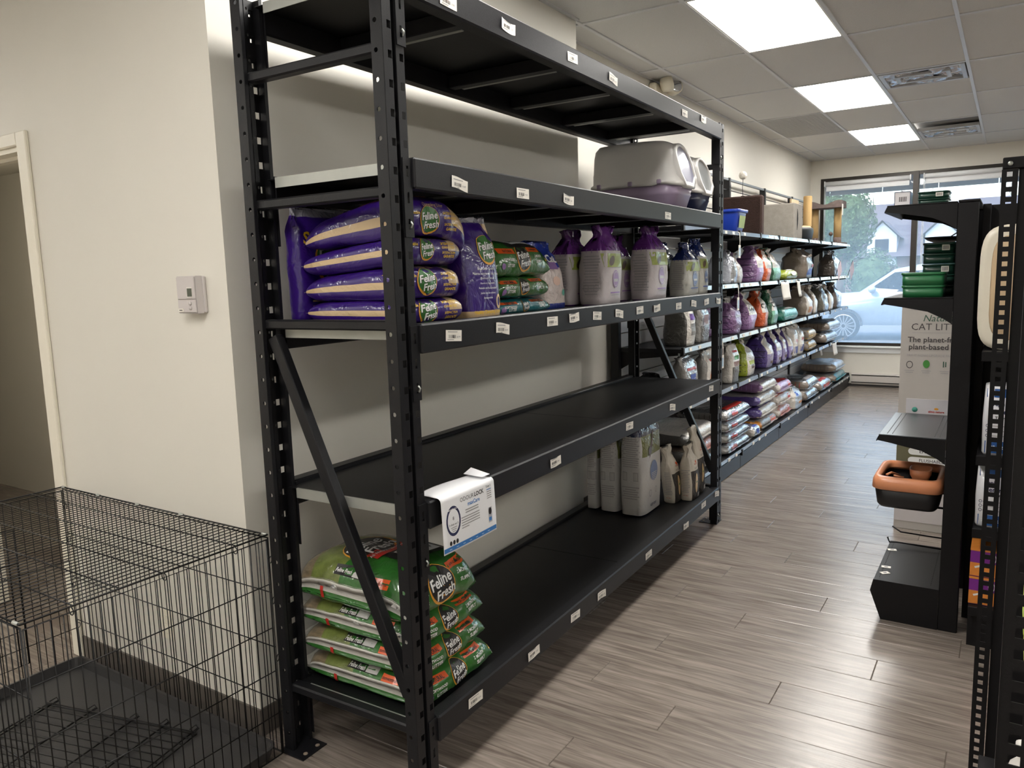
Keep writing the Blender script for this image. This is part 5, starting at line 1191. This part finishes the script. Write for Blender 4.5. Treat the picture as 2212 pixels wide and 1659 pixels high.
b = MB(); b.bbox(.2, .205, -.14, -.07, .36, .5, .001); b.build('price_tag', PAP, t)
def pom(lb, x, y, z, h, r, m_):
    t = thing('pompom_toy', lb, 'cat toy', (x, y, z)); b = MB(); b.smooth = True; b.tube([(0, 0, 0), (-.005, .004, h * .5), (.0, 0, h)], .0025, 5); b.build('spring_wire', GB, t)
    b = MB(); b.smooth = True; n_ = 10
    b.lathe([(r * sin(pi * (i + .02) / 10.04) * (1 + .05 * (i % 2)), -r * cos(pi * i / 10)) for i in range(11)], (0, 0, h + r * .8), 14); b.build('pompom', m_, t)
    b = MB(); b.smooth = True; b.lathe([(.018, 0), (.018, .004), (.004, .007)], n=12); b.build('foot', GB, t)
pom('white pompom on a wire above the brown plush cube', -.60, 5.43, zt + .3555, .155, .036, mat('pom_white', (232, 226, 214), rough=.95, bump=.8, bscale=120))
pom('small brown pompom on a wire beside the cat tree', -.46, 8.72, zt, .1, .024, mat('pom_brown', (96, 78, 70), rough=.95, bump=.8, bscale=120))
t = thing('blue_tub', 'small blue plastic tub with green label on the top wall shelf', 'tub', (-.47, 4.68, zt)); t.scale = (.9, .9, .95)
b = MB(); b.smooth = True; BT = mat('tub_blue', (34, 66, 176), rough=.35, coat=.3)
b.loft([ring_se(.13, .2, 0, 6), ring_se(.15, .23, .02, 6), ring_se(.2, .3, .165, 6), ring_se(.2, .3, .17, 6)]); b.build('body', BT, t)
b = MB(); b.smooth = True; b.loft([ring_se(.205, .31, .165, 6), ring_se(.225, .335, .168, 6), ring_se(.23, .34, .192, 6), ring_se(.21, .315, .192, 6), ring_se(.17, .28, .17, 6)]); b.build('rim', BT, t)
b = MB(); b.poly([(.088, -.08, .04), (.088, .08, .04), (.101, .09, .14), (.101, -.09, .14)]); b.build('label', mat('tub_label', (150, 166, 90), rough=.4, var=.4, scale=14), t)
# hanging tags, papers and little flags on the wall shelf edges
def hang_tag(lb, y, z, h=.2, w=.055, th=.1, tilt=0, m_=PAP):
    t = thing('hang_tag', lb, 'tag', (GXF + .018, y, z)); b = MB(); b.smooth = True
    b.tube([(-.001, 0, 0), (.012, .004, -.005), (.016, .01, -h * .3), (.014, .012, -(h - th))], .0035, 6); b.build('strap', PAP, t)
    b = MB(); b.bbox(.012, .014, -.02 - w / 2 + .02 + .012, w / 2 + .012, -h, -(h - th), .0008); c = b.build('card', m_, t)
    b = MB(); b.box(.0142, .0148, -w * .3 + .012, w * .3 + .012, -h + th * .15, -h + th * .8); b.build('printed_patch', ink('tag_blue', (160, 188, 214)), c)
hang_tag('white tag on a strap under the top shelf edge', 4.42, GZ[0] - .005, .2); hang_tag('white tag on a strap under the second shelf edge', 4.40, GZ[1] - .005, .2); hang_tag('white tag with a picture strapped to the third shelf edge', 4.02, GZ[2] - .005, .21)
def paper(lb, y0, y1, z, h, m_=PAP, tilt=.06, name='paper_notice', dx=.02, text=None):
    t = thing(name, lb, 'paper', (GXF + dx, (y0 + y1) / 2, z)); b = MB(); b.smooth = True; w_ = y1 - y0
    b.grid(lambda u, v: (.012 * v * v + .004 * sin(u * 4), w_ * (u - .5) + tilt * v, -h * v), 6, 6); o = b.build('sheet', m_, t); md = o.modifiers.new('thickness', 'SOLIDIFY'); md.thickness = .0008
    b = MB(); b.bbox(-.006, .006, -.03, .03, -.006, .012, .002); b.build('clip', CAP, t)
paper('blank white sheet clipped below the second wall shelf', 5.78, 6.10, GZ[1] - .012, .17)
paper('narrow white strip clipped below the second wall shelf', 6.42, 6.56, GZ[1] - .012, .16)
paper('white notice clipped below the fourth shelf next to the window', 8.35, 8.62, GZ[3] - .012, .15)
paper('white notice hanging at the window end of the base', 9.12, 9.25, GZ[3] - .05, .2, dx=-.28)
FLG = mat('flag_paper', (226, 206, 214), rough=.6, var=.25, scale=30)
def flag(lb, y, z, s):
    t = thing('paper_flag', lb, 'flag', (GXF + .014, y, z)); b = MB(); b.smooth = True; b.tube([(0, 0, 0), (.03, s * .16, .2)], .004, 5); b.build('stick', GB, t)
    b = MB(); b.grid(lambda u, v: (.02 + .02 * u, s * (.02 + .12 * u) + .1 * v * s, .1 + .1 * u - .16 * v + .03 * u * v), 4, 4); o = b.build('flag_sheet', FLG, t); md = o.modifiers.new('thickness', 'SOLIDIFY'); md.thickness = .0008
flag('little pink and white paper flag in front of the silver bag', 8.45, GZ[1] - .005, .8); flag('little paper flag at the window end of the second shelf', 9.3, GZ[1] - .005, 1.0)
# ============================================================ END CAP UNIT AND SHELVING ON THE RIGHT
RB = mat('fixture_black', (20, 19, 21), rough=.5, spec=.25, var=.1, scale=30, bump=.05, bscale=300); RG = mat('shelf_reflection', (72, 74, 78), rough=.3, metal=.5, var=.12)
YE0, YE1 = 2.05, 2.65
ec = thing('end_cap_shelf', 'black end cap shelving unit with four short shelves', 'shelving', (0, 0, 0))
one_box('upright', RB, (1.262, 1.337, YE0, YE0 + .045, 0, 1.84), ec, .003); one_box('upright', RB, (1.262, 1.337, YE1 - .045, YE1, 0, 1.84), ec, .003)
one_box('top_cap', RB, (1.264, 1.341, YE0 - .002, YE1 + .002, 1.8405, 1.85), ec, .002)
one_box('back_panel', RB, (1.29, 1.31, YE0 + .045, YE1 - .045, .18, 1.84), ec)
for k, z in enumerate((1.846, 1.456, .856)):
    b = MB(); b.bbox(1.0, 1.2615, YE0 + .001, YE1 - .001, z - .006, z, .002); b.prism([(1.0, z - .006), (.99, z - .03), (.994, z - .032), (1.006, z - .0065)], 'y', YE0 + .001, YE1 - .001); sh = b.build('shelf', RG if k == 2 else RB, ec)  # third shelf gets a lighter colour that carries its reflected light
    for y in (YE0 + .0005, YE1 - .005):
        b = MB(); b.prism([(1.0, z - .006), (.991, z - .026), (1.07, z - .04), (1.17, z - .06), (1.23, z - .09), (1.2615, z - .112), (1.2615, z - .006)], 'y', y, y + .004); b.build('shelf_bracket', RB, sh)
    for xs in (1.03, 1.05, 1.215, 1.235):
        b = MB(); b.box(xs, xs + .003, YE0 + .03, YE1 - .03, z + .0002, z + .0008); b.build('slot_line', mat('slot_line', (50, 50, 54), rough=.6), sh)
b = MB(); b.bbox(1.0, 1.2615, YE0 + .004, YE1, .15, .18, .002); bd = b.build('base_deck', RB, ec)
for i in range(24):
    b = MB(); b.box(1.018, 1.022, YE0 + .05 + i * .022, YE0 + .06 + i * .022, .1802, .1806); b.build('perforation', mat('perf_black', (12, 12, 13), rough=.8), bd)
    b = MB(); b.box(1.225, 1.229, YE0 + .05 + i * .022, YE0 + .06 + i * .022, .1802, .1806); b.build('perforation', mat('perf_black', (12, 12, 13)), bd)
b = MB(); b.prism([(.988, .13), (1.0, .184), (1.2615, .184), (1.2615, 0), (1.035, 0)], 'y', YE0 - .002, YE0 + .003); b.build('base_end_panel', RB, ec)
b = MB(); b.prism([(.992, .13), (1.003, .149), (1.01, .149), (1.045, 0), (1.038, 0)], 'y', YE0 + .003, YE1); b.build('base_front', RB, ec)
for y in (YE0 + .17, YE1 - .17):
    b = MB(); b.smooth = True; b.tube([(1.262, y, .505), (1.0, y, .505), (.985, y, .52)], .005, 6); b.build('support_prong', RB, ec)
b = MB(); b.smooth = True; b.tube([(1.26, YE1 - .04, .24), (1.05, YE1 - .04, .245), (1.01, YE1 - .04, .27)], .004, 6); b.build('hook', RB, ec)
b = MB(); b.smooth = True; b.tube([(1.26, YE1 - .09, .2), (1.04, YE1 - .09, .205), (1.005, YE1 - .09, .2), (.995, YE1 - .09, .225)], .004, 6); b.build('hook', RB, ec)
# goods on the end cap
def tub(lb, x, y, z, L_, W_, H, m_, label=True):
    t = thing('green_tub', lb, 'tub', (x, y, z + .0004), group='green tubs on the end cap'); b = MB(); b.smooth = True
    b.loft([ring_se(L_ * .94, W_ * .94, 0, 8, 32), ring_se(L_ * .95, W_ * .95, H * .8, 8, 32)]); b.build('body', m_, t)
    b = MB(); b.smooth = True; b.loft([ring_se(L_ * .97, W_ * .97, H * .8, 8, 32), ring_se(L_, W_, H * .84, 8, 32), ring_se(L_, W_, H * .985, 8, 32), ring_se(L_ * .97, W_ * .97, H, 8, 32)]); b.build('lid', m_, t)
    if label:
        b = MB(); b.box(L_ * .08, L_ * .3, -W_ / 2 - .002, -W_ / 2 + .004, H * .25, H * .78); lo = b.build('white_label', PAP, t)
        for i in range(5): one_box('barcode_bar', BLK, (L_ * (.11 + .035 * i), L_ * (.11 + .035 * i) + .002, -W_ / 2 - .0026, -W_ / 2 - .0019, H * .34, H * .7), lo)
G1 = mat('tub_green', (34, 104, 62), rough=.4, coat=.2, var=.05); G2 = mat('tub_dark_green', (22, 60, 48), rough=.35, coat=.4, var=.1)
tub('dark green flat tub at the bottom on the top shelf of the end cap', 1.166, 2.2, 1.846, .12, .16, .022, G2, False); tub('dark green labelled tub on the top shelf of the end cap', 1.166, 2.2, 1.8685, .122, .16, .03, G2)
tub('bright green tub below its twin on the second shelf', 1.145, 2.155, 1.456, .165, .17, .05, G1, False); tub('bright green tub stacked on its twin', 1.145, 2.155, 1.5065, .17, .175, .054, G1, False)
for k in range(5): tub(['dark green tub at the foot of the tall tub stack', 'dark green tub second in the tall tub stack', 'dark green labelled tub in the middle of the tall tub stack', 'dark green tub with a long label in the tall tub stack', 'dark green labelled tub topping the tall tub stack'][k], 1.187, 2.36, 1.456 + k * .0465, .135, .17, .046, G2, k in (2, 4))
t = thing('carton', 'white carton with a barcode on the end cap top shelf', 'box', (1.052, 2.13, 1.8464)); b = MB(); b.bbox(-.031, .031, -.03, .06, 0, .058, .001); b.build('carton_body', mat('carton_white', (222, 218, 220), rough=.5), t)
for e in ((-.031, .031, -.0312, -.0302, .0555, .058), (-.0312, -.029, -.0312, -.0302, 0, .058), (.029, .0312, -.0312, -.0302, 0, .058)): one_box('printed_edge', ink('navy', (44, 48, 84)), e, t)
for i in range(7): one_box('barcode_bar', BLK, (-.012 + i * .0042, -.012 + i * .0042 + (.0014 if i % 2 else .0024), -.0308, -.0301, .016, .036), t)
b = MB(); b.box(.0305, .0315, -.028, .058, .004, .054); b.build('printed_side', mat('carton_blue', (150, 178, 214), rough=.5, var=.3, scale=30), t)
t = thing('litter_tray', 'black litter tray with peach rim and scoop resting on prongs', 'litter tray', (1.115, 2.27, .5104)); PEA = mat('peach_plastic', (222, 146, 102), rough=.4, coat=.2, var=.03); BTR = mat('tray_black', (26, 25, 27), rough=.45)
def rt(L_, W_, z): return [(y_, x_, zz) for x_, y_, zz in ring_se(W_, L_, z, 7, 36)]
b = MB(); b.smooth = True; b.loft([rt(.23, .32, 0), rt(.25, .34, .012), rt(.275, .37, .1), rt(.265, .36, .1), rt(.24, .33, .02)]); b.build('pan', BTR, t)
b = MB(); b.smooth = True; b.loft([rt(.276, .372, .085), rt(.292, .388, .09), rt(.288, .384, .122), rt(.27, .366, .142), rt(.24, .336, .145), rt(.22, .316, .13), rt(.218, .314, .115)], cap=False); b.build('rim', PEA, t)
b = MB(); b.smooth = True; b.loft([ring_se(.05, .07, .105, 3, 20), ring_se(.085, .115, .145, 3.4, 20), ring_se(.09, .12, .172, 3.4, 20), ring_se(.082, .112, .172, 3.4, 20), ring_se(.05, .075, .118, 3, 20)]); sc2 = b.build('scoop_bowl', PEA, t, (.045, -.06, 0))
b = MB(); b.smooth = True; b.tube([(-.04, -.05, .125), (-.075, -.07, .14), (-.09, -.1, .135)], .006, 6); b.tube([(-.02, -.1, .13), (-.06, -.11, .138)], .005, 6); b.build('scoop_handle', PEA, t)
t = thing('hanging_dish', 'shallow black dish hanging by its rim on the end cap', 'dish', (1.19, 2.5, 1.6885)); b = MB(); b.smooth = True; b.lathe([(.03, 0), (.07, .016), (.085, .03), (.08, .03), (.06, .02)], n=20); b.build('dish', BTR, t)
b = MB(); b.smooth = True; b.tube([(.01, 0, .02), (.07, 0, .06), (.1, 0, .08)], .003, 5); b.build('hanger', GALV, t)
for k, (x, y, r_) in enumerate(((1.025, 2.5, .3), (1.03, 2.24, .1), (1.035, 2.16, .7))):
    o = one_box('loose_tag', PAP, (-.02, .02, -.013, .013, 0, .0012), None, 0, (x, y, .1808), r_); tag(o, ['small white tag left beside the wire hooks on the base deck', 'small white tag lying square on the base deck', 'small white tag lying askew on the base deck edge'][k], 'tag', 'loose tags on the end cap base'); one_box('barcode_bar', BLK, (-.008, .008, -.004, .004, .0013, .0015), o)
t = thing('shelf_card', 'folded white brand card standing behind the third end cap shelf', 'card', (1.145, YE1 + .005, .855)); b = MB(); b.bbox(-.1, .1, 0, .0015, 0, .075, .0005); b.build('card', mat('card_white', (226, 222, 226), rough=.5), t)
b = MB(); b.smooth = True; b.lathe([(.013, 0), (.013, .0006)], n=14); b.build('green_seal', ink('seal', (90, 180, 160)), t, (-.06, -.0002, .02), (radians(90), 0, 0))
pr = Print([(-.1, 0, 0), (.1, 0, 0), (.1, 0, .075), (-.1, 0, .075)], [(0, 1, 2, 3)]); U_, V_, D2 = (1, 0, 0), (0, 0, 1), (0, 1, 0)
pr.add(shape_text('almo nature', width=.07, bold=.03), REDI, (0, 0, 0), U_, V_, D2, (.035, .014)); pr.add(shape_ellipse(.01, .006, 10), GOLD, (0, 0, 0), U_, V_, D2, (.035, .028)); pr.build('printed_label', t)
# cardboard display of cat litter behind the end cap
t = thing('display_box', 'tall printed cardboard cat litter display behind the end cap', 'display', (.925, 3.46, 0)); CB = mat('display_print', (190, 184, 178), rough=.55, var=.03); OLV = mat('display_olive', (112, 108, 82), rough=.55, var=.05)
b = MB(); b.bbox(0, .55, 0, .38, 0, 1.40, .002); b.build('carton', CB, t)
b = MB(); b.box(.001, .549, -.0012, -.0003, .36, .9); b.build('lower_print', OLV, t); b = MB(); b.box(.001, .549, -.0022, -.0013, .60, .9); b.build('grey_print', CB, t)
pr = Print([(0, -.0025, 0), (.55, -.0025, 0), (.55, -.0025, 1.4), (0, -.0025, 1.4)], [(0, 1, 2, 3)])
A = lambda sh, m_, x, y: pr.add(sh, m_, (0, 0, 0), U_, V_, D2, (x, y), 0, .0004)
DG = ink('deep_green', (60, 92, 76)); TX_ = ink('charcoal', (66, 62, 64))
A(shape_text('almo nature', width=.17, bold=.03), REDI, .13, 1.362); A(shape_text('TO SERVE US THE PLANET', width=.13), SMALLP, .11, 1.335); A(shape_text('Natural', width=.17, bold=.0, shear=.25), DG, .2, 1.285); A(shape_text('CAT LITTER', width=.29, bold=-.004), TX_, .2, 1.235); A(shape_rect(.26, .002, 4, 1), SMALLP, .19, 1.2)
A(shape_text('The planet-friendly', width=.335, bold=.015), TX_, .205, 1.155); A(shape_text('plant-based litter', width=.31, bold=.015), TX_, .2, 1.112); A(shape_text('TRY IT NOW! UPGRADE FROM MINERAL', width=.33), SMALLP, .2, 1.066)
A(shape_ellipse(.018, .022, 14, .8), TX_, .052, 1.01); A(shape_ellipse(.018, .024, 14), GRN, .14, 1.016); A(shape_rect(.006, .034, 1, 2), DG, .228, 1.016); A(shape_rect(.006, .03, 1, 2), DG, .24, 1.016)
for x in (.052, .14, .235):
    for i in range(2): A(shape_rect(.05 - .01 * i, .004, 2, 1), SMALLP, x, .975 - i * .011)
for z, s_ in ((.487, 'EFFICIENT'), (.432, 'FLUSHABLE')): A(shape_rect(.34, .042, 4, 2), WH, .255, z); A(shape_ellipse(.021, .021, 12), WH, .085, z); A(shape_text(s_, width=.13, bold=.01), TX_, .19, z + .002)
A(shape_rect(.548, .3, 4, 2), ink('display_white', (206, 200, 200)), .275, .2); A(shape_rect(.2, .006, 4, 1), BLK, .14, .3)
pr.build('printed_label', t)
# shelving run behind the end cap, its goods seen past the upright
rn = thing('shelving_run', 'black shelving run with shelves behind the end cap unit', 'shelving', (0, 0, 0))
one_box('back_panel', RB, (1.345, 3.2, 2.33, 2.36, 0, 1.84), rn); one_box('end_post', RB, (1.345, 1.375, 2.24, 2.329, 0, 1.84), rn, .002)
for z in (1.242, .82, .517, .183):
    b = MB(); b.bbox(1.376, 3.2, 1.93, 2.329, z - .03, z, .003); sh = b.build('shelf', RB, rn); b = MB(); b.bbox(1.376, 3.2, 1.917, 1.929, z - .035, z + .004, .002); b.build('price_channel', RB, sh)
one_box('kick_plate', RB, (1.376, 3.2, 1.96, 1.975, 0, .152), rn)
t = thing('litter_pan', 'cream plastic litter pan standing on edge on the run', 'litter pan', (1.52, 2.08, 1.2425)); CREAMP = mat('cream_pan', (226, 218, 200), rough=.35, coat=.3)
b = MB(); b.smooth = True
def vr(w_, h_, y): return [(sgnpow(cos(2 * pi * j / 36), 2 / 5) * w_ / 2, y, .25 + sgnpow(sin(2 * pi * j / 36), 2 / 5) * h_ / 2) for j in range(36)]
b.loft([vr(.27, .44, .1), vr(.31, .48, -.02), vr(.34, .5, -.03), vr(.34, .5, -.045), vr(.3, .46, -.045)], cap=True); b.build('pan', CREAMP, t)
b = MB(); b.smooth = True; b.loft([vr(.26, .42, -.0455), vr(.25, .41, -.05)]); b.build('tan_liner', mat('tan_liner', (196, 170, 136), rough=.6), t)
PKW = mat('pack_white', (222, 222, 226), rough=.3, coat=.4, bump=.2, bscale=30); PKB = mat('pack_blue', (30, 84, 150), rough=.3, coat=.4)
def pad_pack(lb, x, z, h):
    t = thing('training_pad_pack', lb, 'pack', (x, 2.03, z), group='training pad packs'); b = MB(); b.smooth = True
    b.loft([ring_se(.2, .12, 0, 7), ring_se(.21, .13, .01, 7), ring_se(.215, .135, h * .5, 7), ring_se(.205, .125, h * .97, 7), ring_se(.17, .05, h, 5)]); mbv = b; b.build('pack', PKW, t)
    pr = Print(b.v, b.f); A = lambda sh, m_, xx, zz: pr.add(sh, m_, (0, 0, 0), (1, 0, 0), (0, 0, 1), (0, 1, 0), (xx, zz), 0, .001)
    A(shape_rect(.19, h * .17, 6, 2), ink('pack_blue', (30, 84, 150)), 0, h * .12); A(shape_rect(.19, h * .12, 6, 2), ink('pack_blue', (30, 84, 150)), 0, h * .88)
    A(shape_text('Tapis', height=.02, bold=.03), NAVY, -.055, h * .72); A(shape_text("d'entrainement", height=.02, bold=.03), NAVY, -.0, h * .62); A(shape_text('Training pads', height=.016, bold=.03), BLK, -.02, h * .53)
    for i in range(3): A(shape_rect(.08, .004, 2, 1), SMALLP, -.04, h * (.42 - .07 * i)); A(shape_ellipse(.006, .007, 10, .7), NAVY, -.088, h * (.42 - .07 * i))
    A(shape_text('22" x 22"', height=.014, bold=.02), WH, -.05, h * .12); pr.build('printed_label', t)
pad_pack('training pad pack on the second shelf of the run', 1.497, .8205, .29); pad_pack('training pad pack on the third shelf of the run', 1.487, .5175, .262)
for k, z in enumerate((.1835, .3045)):
    t = thing('treat_box', ['purple and orange box on the lowest shelf of the run', 'purple and orange box stacked on its twin'][k], 'box', (1.455, 2.03, z), group='purple and orange boxes'); one_box('carton', mat('box_purple', (124, 40, 140), rough=.45, var=.08), (-.08, .08, -.07, .1, 0, .119), t, .002)
    one_box('orange_panel', mat('box_orange', (226, 140, 60), rough=.45, var=.15, scale=40), (-.08, .08, -.0715, -.0701, .004, .06), t); one_box('orange_lid', mat('box_orange', (226, 140, 60)), (-.0805, .0805, -.071, .1005, .1105, .1195), t)
    pr = Print([(-.08, -.0715, 0), (.08, -.0715, 0), (.08, -.0715, .12), (-.08, -.0715, .12)], [(0, 1, 2, 3)]); pr.add(shape_rect(.05, .008, 2, 1), WH, (0, 0, 0), U_, V_, D2, (-.04, .05), .4, .0005); pr.add(shape_ellipse(.012, .022, 10, .8), WH, (0, 0, 0), U_, V_, D2, (0, .085), 0, .0005); pr.build('printed_label', t)
# two perforated uprights of the nearest shelving run
def perf_upright(lb, x0, y, h, rest, px=.037):
    t = thing('slotted_upright', lb, 'shelving', (x0, y, 0)); b = MB(); F_ = lambda u, z: (u, 0, z); n_ = int(h / .0254)
    for k in range(n_): ring_cell(b, F_, 0, .034, k * .0254, (k + 1) * .0254, .0165, k * .0254 + .0127, .0062, .0062, False)
    b.poly([(0, 0, 0), (0, .03, 0), (0, .03, n_ * .0254), (0, 0, n_ * .0254)]); b.poly([(.034, 0, 0), (.034, .03, 0), (.034, .03, n_ * .0254), (.034, 0, n_ * .0254)])
    o = b.build('slotted_post', RB, t); md = o.modifiers.new('thickness', 'SOLIDIFY'); md.thickness = .002; md.offset = 0
    one_box('top_bar', RB, (.0, rest, -.001, .031, n_ * .0254 + .001, n_ * .0254 + .03), t, .002)
    one_box('back_panel', RB, (px, rest, .012, .026, .0, n_ * .0254), t)
    b = MB(); b.smooth = True; b.lathe([(.006, 0), (.0055, .003), (.002, .004)], n=12); b.build('rivet', GALV, t, (.017, -.002, n_ * .0254 + .014), (radians(90), 0, 0))
    return t
perf_upright('black slotted shelving upright nearer the end cap unit', 1.427, .78, 1.83, 1.3)
t = perf_upright('black slotted shelving upright with lime cartons behind its slots', 1.4735, -.65, 1.83, 1.3, .06)
one_box('shelf', RB, (.03, 1.0, .03, .5, 1.03, 1.06), t, .002); one_box('shelf_bracket', RB, (.05, .055, .03, .4, .93, 1.029), t)
for k in range(3):
    t = thing('lime_carton', ['lime green carton nearest the slotted upright', 'lime green carton in the middle of the three behind the slots', 'lime green carton furthest back behind the slots'][k], 'box', (1.56, -.56 + .12 * k, 1.0605), group='lime cartons behind the slotted upright'); one_box('carton', mat('lime_pack', (168, 190, 84), rough=.5, var=.2, scale=30), (-.06, .2, -.05, .05, 0, .125), t, .002); one_box('white_panel', PAP, (-.05, .15, -.0512, -.0502, .05, .08), t)
sh_ = thing('low_shelf', 'black shelf of the nearest run carrying white bottles', 'shelving', (1.48, .36, .27)); one_box('deck', RB, (-.03, 1.0, -.2, .3, -.02, 0), sh_, .002); one_box('leg_panel', RB, (0, 1.0, .1, .12, -.27, -.021), sh_)
BW = mat('bottle_white', (224, 220, 214), rough=.4, coat=.2)
for k, (dx, dy) in enumerate(((.045, -.06), (.06, .06))):
    t = thing('spray_bottle', ['white bottle on the low shelf edge', 'white bottle behind the one on the low shelf edge'][k], 'bottle', (1.48 + dx, .36 + dy, .2705), group='white bottles on the low shelf'); b = MB(); b.smooth = True; b.lathe([(.03, 0), (.034, .01), (.034, .11), (.026, .14), (.013, .155), (.013, .17)], n=18); b.build('body', BW, t)
    b = MB(); b.smooth = True; b.lathe([(.016, .17), (.016, .195), (.008, .2)], n=14); b.build('cap', BW, t)
